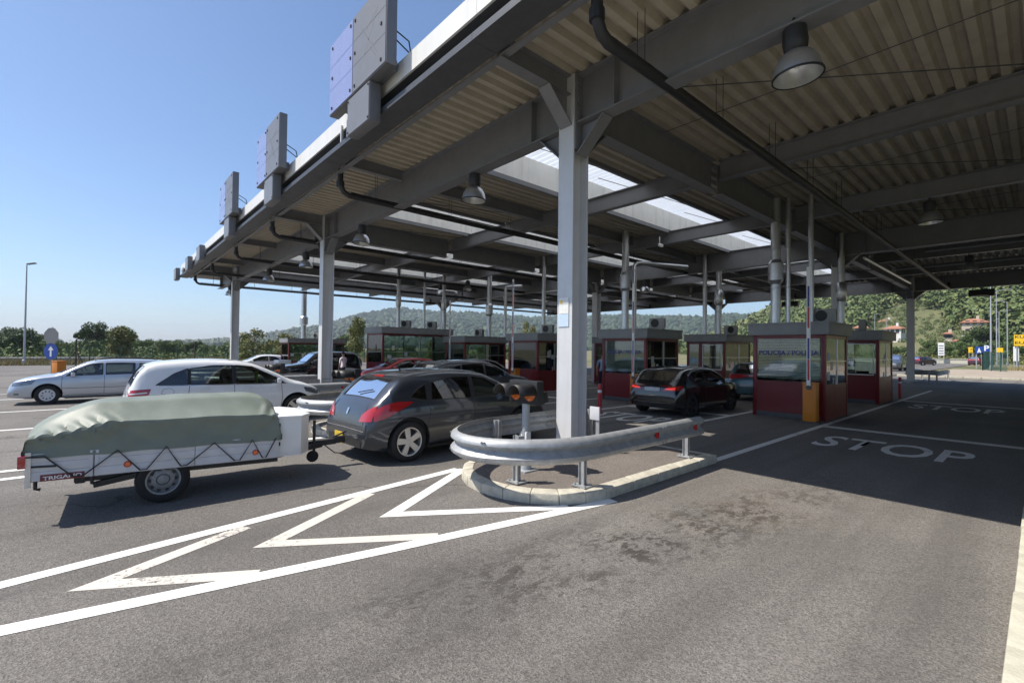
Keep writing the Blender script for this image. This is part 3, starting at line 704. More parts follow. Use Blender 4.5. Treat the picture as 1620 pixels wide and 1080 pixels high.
# ---------------------------------------------------------------- display boxes on the front edge
def display(x0, x1, label, big=True, dz=0.0):
    """lane display: a wide box standing above the fascia and a small box hung below it"""
    r = empty('lane_display', (x0, 3.72, 6.0), 0, label, 'display sign', 'lane displays along the canopy edge'); w = x1-x0
    if big:
        MB().box(0, w, 0, .20, .88, 2.42).build('housing', M_SIGNGREY, r, bevel=.008)
        MB().box(.02, w*.455, -.012, -.001, .90, 2.40).build('display_panel', M_SIGNLILAC, r)
        MB().box(w*.465, w-.02, -.012, -.001, .90, 2.40).build('display_panel', M_SIGNPALE, r)
        for fx in (.06, .42, .50, .93):
            for fz in (1.0, 1.65, 2.30): MB().box(w*fx-.02, w*fx+.02, -.028, -.011, fz-.025, fz+.025).build('latch', M_BLACK, r)
        led = MB()      # unlit lamp dots of the lane symbol
        def dots(a_, b_, n_):
            for i_ in range(n_+1):
                u_ = a_[0]+(b_[0]-a_[0])*i_/n_; v_ = a_[1]+(b_[1]-a_[1])*i_/n_; led.box(u_-.011, u_+.011, -.0155, -.0122, v_-.011, v_+.011)
        cx_ = w*.73; dots((cx_-.34, 1.25), (cx_+.34, 2.0), 20); dots((cx_-.34, 2.0), (cx_+.34, 1.25), 20); dots((cx_-.1, 1.85), (cx_+.36, 2.05), 10); dots((cx_+.05, 1.45), (cx_+.3, 1.2), 8)
        tag(led.build('lamp_dots', mat('unlit lamp dots', (0.30, 0.30, 0.30), .4), r), kind='stuff')
        for fz in (1.41, 1.90): MB().box(w*.47, w-.03, -.0135, -.0122, fz-.003, fz+.003).build('panel_seam', M_BLACK, r); MB().box(.03, w*.45, -.0135, -.0122, fz-.003, fz+.003).build('panel_seam', M_BOOMBLUE, r)
        cb = MB(); cb.tube([(w-.1, .2, 1.6), (w-.02, .45, 1.45), (w-.06, .55, 1.05)], .014, 5); cb.tube([(w-.16, .2, 1.5), (w-.1, .5, 1.3), (w-.12, .55, 1.0)], .014, 5); cb.build('cable', M_BLACK, r)
        MB().box(.25, w-.25, .201, .34, .95, 1.15).box(w*.62, w*.70, .10, .24, .25, .98).build('mount', M_STEEL, r)
    a, b = (w*.36, w*.74) if big else (0, w)
    z0, z1 = (.12, .86)
    MB().box(a, b, .02, .24, z0, z1).build('lower_housing', M_SIGNGREY, r, bevel=.006)
    MB().box(a+.015, b-.015, .006, .019, z0+.015, z1-.015).build('lower_panel', M_SIGNPALE, r)
    for px, pz in ((a+.05, z0+.06), (b-.05, z0+.06), (b-.05, z1-.06), (a+.05, z1-.06)): MB().box(px-.015, px+.015, -.008, .005, pz-.015, pz+.015).build('latch', M_BLACK, r)
display(-10.30, -7.62, 'large two-panel lane display with lilac half nearest the tall column')
display(-16.55, -14.1, 'two-panel lane display second along the canopy edge')
display(-22.55, -20.1, 'two-panel lane display third along the canopy edge')
display(-28.6, -27.6, 'small grey display box beyond the third panel', False)
display(-32.6, -31.6, 'small grey display box on the edge above the third column', False)
display(-37.9, -36.9, 'small grey display box on the corner end of the canopy', False)
# flat fluorescent-size boxes under the far edge
for x, l in ((-2.35, 'black box light under the far edge beside the road lamps'), (-12.6, 'black box light under the far edge beside the ducts')):
    r = empty('edge_light', (x, 39.2, 5.30), 0, l, 'light box', 'box lights under the far edge')
    MB().box(-.55, .55, -.15, .15, 0, .40).build('housing', M_BLACK, r, bevel=.01); MB().box(-.42, .30, -.165, -.151, .01, .05).build('trim', M_WHITE, r); MB().box(-.05, .05, -.03, .03, .40, 1.02).build('bracket', M_STEEL, r)
# cctv cameras
def cctv(x, y, z, rz, label):
    r = empty('security_camera', (x, y, z), rz, label, 'camera', 'security cameras under the canopy')
    MB().tube([(0, 0, .34), (0, 0, .05)], .018, 6).build('stem', M_ALU, r); MB().obox((.10, 0, 0), (.34, .10, .10), Matrix.Rotation(.35, 3, 'Y')).build('camera_body', M_WHITE, r, bevel=.012)
    MB().tube([(0, 0, .05), (.05, 0, .02)], .03, 8).build('joint', M_ALU, r)
cctv(-33.3, 6.1, 5.0, .3, 'white security camera beside the third column'); cctv(-9.4, 15.6, 5.75, -.7, 'white security camera hung below the skylight over the second lane')
cctv(-14.9, 17.6, 5.3, -.7, 'white security camera hung deep inside the canopy'); cctv(-7.0, 20.2, 5.55, -.7, 'white security camera beside the ducts of the near booth')
# ---------------------------------------------------------------- guard rails round the island noses
WPROF = [(0.0, 0.0), (0.028, 0.012), (0.078, 0.045), (0.083, 0.085), (0.030, 0.130), (0.012, 0.155), (0.030, 0.180), (0.083, 0.225), (0.078, 0.265), (0.028, 0.298), (0.0, 0.31)]
def rail_mesh(path, z0):
    """W profile swept along a level path; the ridges face the outside (left of travel)"""
    pts = [Vector((p[0], p[1], 0)) for p in path]; rows = []
    for i, p in enumerate(pts):
        t = (pts[min(i+1, len(pts)-1)] - pts[max(i-1, 0)]).normalized(); nrm = Vector((t.y, -t.x, 0))
        rows.append([p + nrm*d + Vector((0, 0, z0+z)) for d, z in WPROF] + [p + nrm*(d-.004) + Vector((0, 0, z0+z)) for d, z in reversed(WPROF)])
    rows = [r + [r[0]] for r in rows]
    return MB().grid(rows)
def u_path(xl, xr, ynose, yl, yr):
    e = (xr-xl)/2; cx = (xl+xr)/2; ey = e*1.4; cy = ynose+ey; out = [(xl, yl-(yl-cy)*i/6) for i in range(6)]
    for i in range(25): a = PI+PI*i/24; out.append((cx+e*math.cos(a), cy+ey*math.sin(a)))
    out += [(xr, cy+(yr-cy)*i/6) for i in range(1, 7)]
    return out
def guard_rail(xc, xl, xr, ynose, yl, yr, label, group='guard rails bent round the islands', base=0.145):
    zg = gz(xc); r = empty('guard_rail', (xc, ynose, zg), 0, label, 'guard rail', group)
    path = [(x-xc, y-ynose) for x, y in u_path(xl, xr, ynose, yl, yr)]
    rail_mesh(path, 0.475).build('rail', M_GALV, r, smooth=50)
    for i0 in (3, 14, 20, 33):
        if i0+1 < len(path):
            a_, b_ = Vector(path[i0]), Vector(path[i0+1]); d_ = (b_-a_); d_ = d_/d_.length*min(.16, d_.length/2); n_ = Vector((d_.y, -d_.x)).normalized()*.003
            sp = rail_mesh([tuple(a_+n_), tuple(a_+d_+n_)], 0.475).build('splice', M_GALV, r, smooth=50)
            for z in (.52, .585, .675, .74):
                for f in (.25, .75):
                    q = a_+d_*f+n_*(28 if z in (.52, .74) else 12)
                    MB().obox((q.x, q.y, z), (.022, .022, .018), Matrix.Rotation(math.atan2(d_.y, d_.x), 3, 'Z')).build('bolt', M_RIMSTEEL, sp)
    e = (xr-xl)/2; posts = [((xr-xc)-.10, yr-ynose-.25), ((xr-xc)-.10, e+.15), ((xl-xc)+.10, yl-ynose-.3), ((xl-xc)+.10, e+.25), (.30, .62)]
    for px, py in posts:
        p = MB(); p.box(px-.045, px+.045, py-.005, py+.005, base, .74); p.box(px-.045, px-.037, py-.03, py+.03, base, .74); p.box(px+.037, px+.045, py-.03, py+.03, base, .74)
        po = p.build('post', M_GALV, r)
        MB().box(px-.11, px+.11, py-.09, py+.09, base-.001, base+.014).build('base_plate', M_GALV, po)
        for q in ((-.08, -.06), (.08, -.06), (-.08, .06), (.08, .06)): MB().box(px+q[0]-.012, px+q[0]+.012, py+q[1]-.012, py+q[1]+.012, base+.014, base+.032).build('bolt', M_GALV, po)
        MB().box(px-.03+(.05 if px > .2 else -.05 if px < -.2 else 0), px+.03+(.05 if px > .2 else -.05 if px < -.2 else 0), py-.05, py+.05, .50, .74).build('spacer', M_GALV, r)
    for t in (.55, .93):
        y = e+(yr-ynose-e)*t; x = xr-xc
        MB().box(x+.028, x+.05, y-.04, y+.04, .585, .68).build('reflector', M_REDLENS, r)
    return r
guard_rail(-4.8, -5.72, -3.74, 3.47, 7.3, 7.45, 'bent galvanised guard rail looped round the island of the lit column')
for i, l in ((1, 'bent galvanised guard rail beside the white hatchback nose'), (2, 'bent galvanised guard rail round the second column'), (3, 'bent galvanised guard rail by the red hatchback'), (4, 'bent galvanised guard rail by the customs booth'), (5, 'bent galvanised guard rail round the third column')):
    x = ISLX[i]; guard_rail(x, x-1.0, x+1.0, 3.3, 7.5, 7.5, l)
# the far-end guard rail behind the near lane's last column
def straight_rail(p0, p1, label, group=None, n=6, base=0.0, cap=True):
    a = Vector((*p0, 0)); b = Vector((*p1, 0)); zg = gz(a.x); r = empty('guard_rail', (a.x, a.y, zg), 0, label, 'guard rail', group)
    L = (b-a).length; t = (b-a)/L; path = [((t*L*i/n).x, (t*L*i/n).y) for i in range(n+1)]
    rail_mesh(path, 0.44).build('rail', M_GALV, r, smooth=50)
    k = max(2, int(L/3.0))
    for i in range(k+1):
        q = t*(L*(0.02+0.96*i/k)); nrm = Vector((t.y, -t.x, 0)); q = q - nrm*.06
        MB().box(q.x-.05, q.x+.05, q.y-.05, q.y+.05, base-.05, .72).build('post', M_GALV, r)
    return r
r = guard_rail(-5.1, -5.9, -4.3, 40.2, 36.0, 36.0, 'dim guard rail round the far column by the road', base=0)
for o in list(r.children): pass
r.rotation_euler.z = 0; r.location = (-5.1, 40.6, 0); r.scale = (1, -1, 1)
straight_rail((-73, -16), (-71.5, 1.2), 'long galvanised guard rail below the trees across the wide apron')

# ---------------------------------------------------------------- amber twin signals on the islands
def signal(x, y, label, base=0.133):
    r = empty('traffic_signal', (x, y, gz(x)), 0, label, 'traffic signal', 'twin amber signals on the islands')
    MB().tube([(0, 0, base), (0, 0, 1.14)], .056, 14).build('pole', M_POLE, r, smooth=40)
    MB().lathe([(.085, base), (.085, base+.10), (.066, base+.13), (.060, base+.14)], 14).build('pole_base', M_POLE, r, smooth=40)
    MB().box(-.14, .14, -.14, .14, base-.002, base+.018).build('base_plate', M_POLE, r)
    MB().box(-.29, .29, -.07, .07, 1.08, 1.41).build('signal_head', M_BLACK, r, bevel=.018)
    for s in (-1, 1):
        R = Matrix.Translation((s*.145, -.071, 1.235)) @ Matrix.Rotation(PI/2, 4, 'X')
        MB().lathe([(.112, 0), (.108, .012), (.09, .028), (.05, .04), (0.001, .044)], 20, R, caps=False).build('lens', M_AMBER, r, smooth=60)
        v = MB(); rows = []
        for L, rr in ((0.0, .136), (.17, .134), (.31, .130)):
            row = []
            for i in range(19):
                a = -.12 + (PI+.24)*i/18; cut = L*(1-0.42*max(0, -math.sin(a)-.0)) if L else 0
                row.append((s*.145+rr*math.cos(a), -.070-cut, 1.235+rr*math.sin(a)))
            rows.append(row)
        v.grid(rows); v.grid([[(p[0]*1.0, p[1], p[2]+.0) for p in row] for row in rows[::-1]])
        vo = v.build('visor', M_BLACK, r, smooth=60)
        so_ = vo.modifiers.new('thick', 'SOLIDIFY'); so_.thickness = .006
    MB().box(-.06, .06, -.045, .045, .55, .68).build('junction_box', M_WHITE, r, bevel=.008)
    MB().obox((.02, .13, 1.17), (.46, .14, .16), Matrix.Rotation(.22, 3, 'X')).build('rear_lamp', M_BLACK, r, bevel=.02)
    return r
signal(-4.90, 4.62, 'black twin amber signal on a grey pole on the island of the lit column')
signal(-10.45, 4.4, 'black twin amber signal on the island right of the second column')
signal(-16.1, 4.4, 'black twin amber signal in front of the second column')
# bollard plates and small things on the first island
r = empty('marker_post', (-4.93, 6.30, 0.133), 0, 'short white steel marker post on the island behind the lit column', 'post', 'white marker posts on the island')
MB().box(-.035, .035, -.01, .01, 0, .55).build('post', M_GALV, r); MB().box(-.15, .05, -.03, .0, .55, .77).build('plate', M_PLANK, r, bevel=.006); MB().box(-.12, .12, -.1, .1, 0.001, .015).build('base_plate', M_WHITE, r)
def bollard(x, y, label):
    r = empty('bollard', (x, y, gz(x)), 0, label, 'bollard', 'red lane bollards'); MB().lathe([(.06, 0), (.06, .80), (.05, .86), (.02, .88)], 14).build('post', M_BOOMRED, r, smooth=40); MB().lathe([(.0615, .62), (.0615, .70)], 14).build('reflective_band', M_WHITE, r, smooth=40); MB().lathe([(.11, 0), (.11, .02)], 14).build('foot', M_GUTTER, r)
bollard(-8.7, 11.2, 'red bollard standing just right of the lit column beside the lane line')
bollard(-3.9, 24.9, 'red bollard at the corner of the second near booth')
# notices stuck on the lit column
r = empty('notice', (-5.49, 6.043, 2.25), 0, 'small white and pale blue notice taped to the lit column', 'notice')
MB().box(-.12, .12, -.004, .0, .0, .22).build('lower_sheet', mat('pale blue paper', (0.55, 0.68, 0.80), .6, 0, (25, .15)), r); MB().box(-.10, .12, -.005, -.001, .225, .50).build('upper_sheet', mat('white paper', (0.78, 0.78, 0.74), .6, 0, (20, .12)), r); MB().box(-.07, -.02, -.008, -.0055, .40, .46).build('sticker', M_YELLOW, r)

# ---------------------------------------------------------------- booths
LET = {}
def lettering(parent, body, w, h, loc, m, axis='x'):
    key = (body, axis)
    if key not in LET:
        me = text_mesh(body, 1.0, 0, 0.028); co = np.array([v.co[:] for v in me.vertices]); x0, x1 = co[:, 0].min(), co[:, 0].max(); y0, y1 = co[:, 1].min(), co[:, 1].max()
        for v in me.vertices:
            u = ((v.co.x-x0)/(x1-x0)-.5)*w; q = ((v.co.y-y0)/(y1-y0)-.5)*h
            v.co = (u, 0, q) if axis == 'x' else ((0, u, q) if axis == 'y' else (0, -u, q))
        me.materials.clear(); me.materials.append(m); LET[key] = me
    return link('lettering', LET[key], parent, loc)
def booth(x0, x1, y0, y1, label, front='police', h=2.68, sidewin=True, sill=0.98, door='far', seed=0):
    """front face is the -Y end, x1 the side towards the near lane"""
    rng_ = random.Random(seed); zc = gz((x0+x1)/2); w = x1-x0; l = y1-y0
    r = empty('police_booth', (x0, y0, zc), 0, label, 'booth', 'red control booths under the canopy')
    top = h-.34; P = .11
    MB().box(-.10, w+.10, -.10, l+.10, top, h).build('roof', M_BROOF, r, bevel=.012)
    MB().box(-.12, w+.12, -.12, l+.12, h-.03, h+.012).build('roof_trim', M_BROOF, r)
    MB().box(.02, w-.02, .02, l-.02, 0, .05).build('floor', M_GUTTER, r)
    for px in (0, w-P):
        for py in (0, l-P): MB().box(px, px+P, py, py+P, 0, top).build('corner_post', M_RED, r, bevel=.012)
    MB().box(P, w-P, .012, .05, .02, sill).build('front_panel', M_RED, r); MB().box(P, w-P, l-.05, l-.012, .02, sill).build('rear_panel', M_RED, r)
    MB().box(.012, .05, P, l-P, .02, sill).build('side_panel', M_RED, r); MB().box(w-.05, w-.012, P, l-P, .02, sill).build('side_panel', M_RED, r)
    for a, b in ((.01, .06), (l-.06, l-.01)): MB().box(P, w-P, a, b, top-.10, top-.002).build('header', M_RED, r)
    for a, b in ((.01, .06), (w-.06, w-.01)): MB().box(a, b, P, l-P, top-.10, top-.002).build('header', M_RED, r)
    for a, b in ((.006, .064), (l-.064, l-.006)): MB().box(P+.002, w-P-.002, a, b, sill, sill+.05).build('sill', M_RED if front != 'white' else M_WHITE, r)
    MB().box(P, w-P, .026, .036, sill+.05, top-.10).build('window', M_BOOTHGLASS, r)
    MB().box(P, w-P, l-.036, l-.026, sill+.05, top-.10).build('window', M_BOOTHGLASS, r)
    if front == 'sash':
        for a, b in ((P, P+.40),):
            pass
        fw = MB(); xa, xb = w*.42, w-P-.05
        fw.box(xa, xa+.035, -.004, .02, sill+.06, top-.13).box(xb-.035, xb, -.004, .02, sill+.06, top-.13).box(xa+.035, xb-.035, -.004, .02, sill+.06, sill+.095).box(xa+.035, xb-.035, -.004, .02, top-.165, top-.13).box(xa+.035, xb-.035, -.004, .02, sill+.62, sill+.645)
        fw.build('window_frame', M_WHITE, r)
        MB().box(w*.32, w*.40, .006, .06, sill+.05, top-.10).build('mullion', M_RED, r)
    for x in (.026, w-.036):
        MB().box(x, x+.010, P, l-P, sill, top-.10).build('window', M_BOOTHGLASS, r)
    MB().box(w-.060, w-.008, l*.52, l*.52+.06, sill, top-.10).build('mullion', M_ALU, r); MB().box(w-.056, w-.010, P, l-P, sill+.62, sill+.65).build('transom', M_ALU, r)
    MB().box(.008, .060, l*.52, l*.52+.06, sill, top-.10).build('mullion', M_RED, r)
    if front in ('police', 'blind'):
        b = MB(); z = top-.12
        zend = sill+.10 if front == 'police' else sill+.45
        while z > zend: b.obox((w/2, .085, z), (w-2*P-.04, .045, .004), Matrix.Rotation(.62, 3, 'X')); z -= .044
        tag(b.build('blind', M_BLIND, r), kind='stuff')
    if front == 'police':
        lettering(r, 'POLICIJA / POLIZIA', w-2*P-.12, .17, (w/2, .022, sill+.84), M_BOOMBLUE)
    # door ironmongery and papers stuck to the panes
    MB().box(w-.008, w+.028, l*.52-.16, l*.52-.13, sill-.02, sill+.16).build('door_handle', M_ALU, r)
    MB().box(w-.0115, w-.0095, l*.52-.30, l*.52+.02, .06, sill-.03).build('door_leaf', M_RED, r)
    for k_ in range(3):
        py, pz = rng_.uniform(P+.05, l*.45), sill+rng_.uniform(.10, .75); MB().box(w-.0245, w-.0225, py, py+rng_.uniform(.15, .24), pz, pz+rng_.uniform(.18, .3)).build('paper_notice', mat('notice paper %d' % (k_+seed % 3), ((.75, .76, .74), (.60, .68, .76), (.74, .70, .55), (.70, .72, .75), (.55, .60, .66))[k_+seed % 3], .7, 0, (30, .25)), r)
    MB().box(.20, w-.20, .30, .36, top-.05, top-.012).build('ceiling_light', M_WHITE, r)
    MB().box(P, w-P, -.002, .011, .02, .14).build('kick_plate', M_GUTTER, r)
    # what stands inside
    MB().box(P, w-P, .14, .62, .76, .80).box(P+.1, P+.16, .2, .56, .05, .76).box(w-P-.16, w-P-.1, .2, .56, .05, .76).build('desk', M_SIGNGREY, r)
    MB().box(.5, .92, .36, .39, .92, 1.22).box(.68, .74, .38, .42, .80, .95).build('monitor', M_BLACK, r)
    c = MB(); c.box(.75, 1.2, .85, 1.28, .45, .52).box(.77, 1.18, 1.22, 1.30, .55, 1.15).tube([(.97, 1.06, .06), (.97, 1.06, .45)], .03, 6); c.build('chair', M_BLACK, r)
    ac = None
    return r
def aircon(x, y, z, rz, label):
    r = empty('air_conditioner', (x, y, z), rz, label, 'air conditioner', 'air conditioning units on the booth roofs')
    r.scale = (.72, .72, .76)
    MB().box(-.40, .40, -.15, .15, .05, .58).build('housing', mat('aircon grey', (0.33, 0.33, 0.32), .5, 0, (6, .15)), r, bevel=.015)
    MB().lathe([(.21, 0), (.21, .012), (.19, .02), (.185, .006), (0.001, .006)], 20, Matrix.Translation((-.10, -.151, .32)) @ Matrix.Rotation(PI/2, 4, 'X'), caps=False).build('fan_grille', M_BLACK, r, smooth=40)
    for k in range(6): MB().box(.401, .409, -.12, .12, .14+k*.065, .17+k*.065).build('louvre', M_BLACK, r)
    for s in (-.3, .3): MB().box(s-.03, s+.03, -.16, .16, 0, .049).build('foot', M_GUTTER, r)
def duct(x, y, z0, ra, label, bulge=None, bend=None, z1=6.58):
    r = empty('ventilation_duct', (x, y, z0), 0, label, 'duct', 'steel ducts rising from the booths')
    pts = [(0, 0, 0), (0, 0, z1-z0)]
    if bend: pts = [(0, 0, 0), (0, 0, bend[2]-z0-.12), (bend[0]*.04, bend[1]*.04, bend[2]-z0-.03), (bend[0]*.14, bend[1]*.14, bend[2]-z0), (bend[0], bend[1], bend[2]-z0)]
    MB().tube(pts, ra, 14).build('pipe', M_ALU, r, smooth=40)
    for k in (1.1, 2.3): MB().lathe([(ra*1.01, k), (ra*1.09, k+.01), (ra*1.09, k+.05), (ra*1.01, k+.06)], 14).build('joint_band', M_ALU, r, smooth=30)
    if bulge:
        b = bulge-z0; MB().lathe([(ra*1.02, b-.42), (ra*1.55, b-.30), (ra*1.55, b+.22), (ra*1.02, b+.34)], 16).build('silencer', M_ALU, r, smooth=30)
def barrier(x, y, h, label, lean=0.0):
    r = empty('barrier_gate', (x, y, gz(x)), 0, label, 'barrier', 'orange lift barriers at the booths')
    MB().box(-.155, .155, -.15, .15, .03, 1.02).build('cabinet', M_ORANGE, r, bevel=.015); MB().box(-.17, .17, -.165, .165, 1.02, 1.06).build('cabinet_lid', M_ORANGE, r, bevel=.01); MB().box(-.26, .26, -.22, .22, 0, .03).build('base_plate', M_GUTTER, r)
    MB().box(-.10, .10, -.156, -.151, .25, .85).build('access_door', M_ORANGE, r)
    bm_ = MB().box(-.045, .045, -.20, -.17, .95, h).build('boom', M_WHITE, r)
    z = 1.12; k = 0
    while z+.55 < h:
        MB().box(-.022, .022, -.2035, -.2005, z, z+.55).build('boom_stripe', M_BOOMRED if k % 2 == 0 else M_BOOMBLUE, bm_); z += .82 if k % 2 else .56; k += 1
    MB().tube([(0, -.165, .93), (0, -.21, .93)], .06, 12).build('hinge', M_GUTTER, r)
# near island
booth(-5.70, -3.84, 14.62, 16.75, 'dark red police booth with lettered blind window beside the near stop line', seed=1)
booth(-5.65, -3.92, 21.3, 23.6, 'dark red booth behind the lettered near booth with a white framed sash', 'sash', seed=2)
aircon(-4.25, 16.1, 2.70, .1, 'air conditioner on the lettered near booth'); aircon(-4.6, 22.2, 2.70, 1.7, 'air conditioner on the sash-windowed near booth')
duct(-5.42, 15.6, 2.69, .135, 'thick steel duct with silencer on the lettered near booth', 4.35); duct(-5.12, 15.75, 2.69, .065, 'thin steel duct beside the silencer on the lettered near booth')
duct(-4.55, 15.9, 2.69, .075, 'thin steel duct next to the raised boom on the near booth')
duct(-5.25, 22.0, 2.69, .12, 'steel duct with silencer beside the middle column', 4.3)
barrier(-4.09, 14.28, 4.12, 'orange barrier with raised striped boom in front of the lettered near booth')
# second island
booth(-11.35, -9.40, 14.75, 17.0, 'dark red police booth with lettered blind window behind the black hatchback', seed=3)
booth(-11.4, -9.55, 21.4, 24.2, 'dark red booth with white sash windows ahead of the black hatchback', 'sash', seed=4)
aircon(-9.9, 16.3, 2.68, .3, 'air conditioner on the booth behind the black hatchback'); aircon(-9.9, 22.8, 2.66, .9, 'dark air conditioner on the booth ahead of the black hatchback')
duct(-10.9, 15.6, 2.65, .14, 'thick steel duct with silencer on the booth behind the black hatchback', 4.6); duct(-10.55, 15.7, 2.65, .085, 'bent steel duct turning under the roof on the booth behind the black hatchback', None, (.9, 2.4, 5.3)); duct(-11.2, 15.9, 2.65, .06, 'thin duct at the edge of the booth behind the black hatchback')
duct(-10.9, 22.2, 2.65, .10, 'steel duct on the booth ahead of the black hatchback'); duct(-10.4, 22.6, 2.65, .13, 'steel duct with silencer on the booth ahead of the black hatchback', 4.5)
barrier(-9.55, 14.35, 4.25, 'orange barrier with raised striped boom beside the black hatchback')
# third island
booth(-17.2, -15.2, 15.0, 17.2, 'dark red booth with pale blind just left of the lit column', 'blind', seed=5)
booth(-17.2, -15.3, 21.6, 24.0, 'dark red booth with white sash glimpsed right of the lit column', 'sash', seed=6)
aircon(-15.9, 16.4, 2.62, .3, 'air conditioner on the booth just left of the lit column')
duct(-15.55, 16.8, 2.60, .08, 'thin steel duct on the booth just left of the lit column'); duct(-16.7, 16.9, 2.60, .10, 'steel duct at the back of the booth left of the lit column')
barrier(-15.9, 14.3, 5.1, 'orange barrier with very tall boom left of the lit column')
# fourth island
booth(-23.0, -21.1, 15.2, 18.2, 'grey roofed booth with closed pale blinds behind the slate estate car', 'blind', seed=7)
aircon(-22.0, 16.9, 2.57, .2, 'air conditioner on the booth behind the slate estate car')
duct(-21.6, 17.3, 2.56, .14, 'thick steel duct with silencer on the booth behind the slate estate car', 4.2); duct(-21.3, 18.3, 2.56, .09, 'steel duct with bent top on the booth behind the slate estate car', None, (.9, .5, 5.6))
barrier(-21.4, 14.6, 4.6, 'orange barrier with tall boom behind the slate estate car')
# customs booth
booth(-25.9, -23.9, 11.7, 16.2, 'large dark red customs booth behind the red hatchback', 'blind', h=3.15, sill=1.15, seed=8)
for k, (x, y, rr, l) in enumerate(((-24.6, 13.0, .10, 'left'), (-24.4, 14.6, .07, 'middle'), (-24.3, 15.9, .10, 'right'))):
    duct(x, y, 3.0, rr, 'steel duct rising from the %s of the customs booth roof' % l, 4.6 if k != 1 else None)
aircon(-24.6, 13.5, 3.03, .6, 'air conditioner between the first ducts of the customs booth'); aircon(-24.5, 15.2, 3.03, .6, 'air conditioner between the last ducts of the customs booth')
# farthest booth
booth(-40.9, -38.9, 11.2, 15.6, 'farthest grey roofed booth behind the black off-roader', 'plain', h=2.8, seed=9)
aircon(-39.4, 13.5, 2.56, .6, 'air conditioner on the farthest booth'); duct(-39.5, 12.5, 2.55, .20, 'thick duct with silencer on the farthest booth', 4.0); duct(-39.3, 14.6, 2.55, .13, 'plain duct on the farthest booth')
r = empty('cabinet', (-30.3, 8.4, gz(-30)), 0, 'white metal cabinet beside the black off-roader', 'cabinet'); MB().box(-.5, .5, -.35, .35, 0, 1.25).build('housing', M_WHITE, r, bevel=.03); MB().box(-.46, .46, -.362, -.351, .1, 1.15).build('door', M_WHITE, r)
straight_rail((-26.2, 10.6), (-26.2, 18.0), 'dark barrier wall beside the customs booth')
# ---------------------------------------------------------------- vehicles
def smooth01(t): t = max(0.0, min(1.0, t)); return t*t*(3-2*t)
class CarShape:
    """body described by its side profile; x runs 0 (rear) .. L (front), y half-widths, z up"""
    def __init__(s, L, W, top, belt, floor=0.20, tumble=0.27, rear_taper=0.13, front_taper=0.26, n=24):
        s.L, s.W = L, W; s.top = pchip(top); s.beltf = pchip(belt); s.floor = floor; s.tumble = tumble; s.rt, s.ft = rear_taper, front_taper; s.n = n
        s.knots = [p[0] for p in top]
    def halfw(s, x):
        a = max(0, (x-(s.L-.85))/.85); b = max(0, (.60-x)/.60)
        return s.W/2*(1 - s.ft*a**2.6 - s.rt*b**2.6)
    def section(s, x, dw=0.0, dt=0.0, floor=None):
        zt = s.top(x)-dt; w = s.halfw(x)-dw
        fl = s.floor + .06*max(0, (x-(s.L-.7))/.7)**2 + .07*max(0, (.5-x)/.5)**2
        if floor is not None: fl = floor
        zb = min(s.beltf(x), zt-.012); h = zt-zb; k = smooth01((h-.06)/.28)
        zb = max(zb, fl+.05)
        low = [(0, fl), (w*.55, fl), (w-.09, fl+.005), (w-.03, fl+.07), (w-.008, fl+(zb-fl)*.35), (w, fl+(zb-fl)*.62), (w-.012, fl+(zb-fl)*.86), (w-.035, zb)]
        hood = [(w-.075, zb+h*.42), (w*.80, zb+h*.72), (w*.55, zb+h*.90), (w*.28, zb+h*.98), (0, zt)]
        tm = s.tumble
        roof = [(w-.045-tm*h*.42, zb+h*.45), (w-.055-tm*h*.85, zb+h*.80), (w-.14-tm*h*1.05, zb+h*.945), (w*.42, zt-.012), (0, zt)]
        up = [(a[0]*(1-k)+b[0]*k, a[1]*(1-k)+b[1]*k) for a, b in zip(hood, roof)]
        pts = [np.array(p) for p in low+up]
        # Catmull-Rom through the control points
        out = []
        for i in range(len(pts)-1):
            p0, p1, p2, p3 = pts[max(i-1, 0)], pts[i], pts[i+1], pts[min(i+2, len(pts)-1)]
            m = 3 if i >= 3 else 1
            for j in range(m):
                t = j/m
                if i < 3: q = p1*(1-t)+p2*t
                else: q = .5*((2*p1)+(-p0+p2)*t+(2*p0-5*p1+4*p2-p3)*t*t+(-p0+3*p1-3*p2+p3)*t**3)
                out.append((max(0.0, float(q[0])), float(q[1])))
        out.append((0.0, float(pts[-1][1])))
        return out
    def stations(s, x0, x1):
        xs = set(np.linspace(x0, x1, 34).tolist())
        xs |= {k for k in s.knots if x0 < k < x1}
        xs |= {x0+d for d in (.008, .02, .04, .07, .11, .16)} | {x1-d for d in (.008, .02, .04, .07, .11, .16)}
        xs = sorted(xs); out = [xs[0]]
        for x in xs[1:]:
            if x-out[-1] > .006: out.append(x)
        return out
    def loft(s, x0, x1, dw=0, dt=0, floor=None):
        mb = MB(); rings = []
        xs = s.stations(x0, x1) if dw == 0 else np.linspace(x0, x1, 22).tolist()
        for x in xs:
            h = s.section(x, dw, dt, floor); ring = [(x, -y, z) for y, z in h] + [(x, y, z) for y, z in h[-2:0:-1]]
            rings.append(ring)
        n = len(rings[0]); vv = [p for r in rings for p in r]
        ff = [(i*n+j, i*n+(j+1) % n, (i+1)*n+(j+1) % n, (i+1)*n+j) for i in range(len(rings)-1) for j in range(n)]
        ff.append(tuple(range(n-1, -1, -1))); ff.append(tuple((len(rings)-1)*n+j for j in range(n)))
        mb.add(vv, ff); return mb

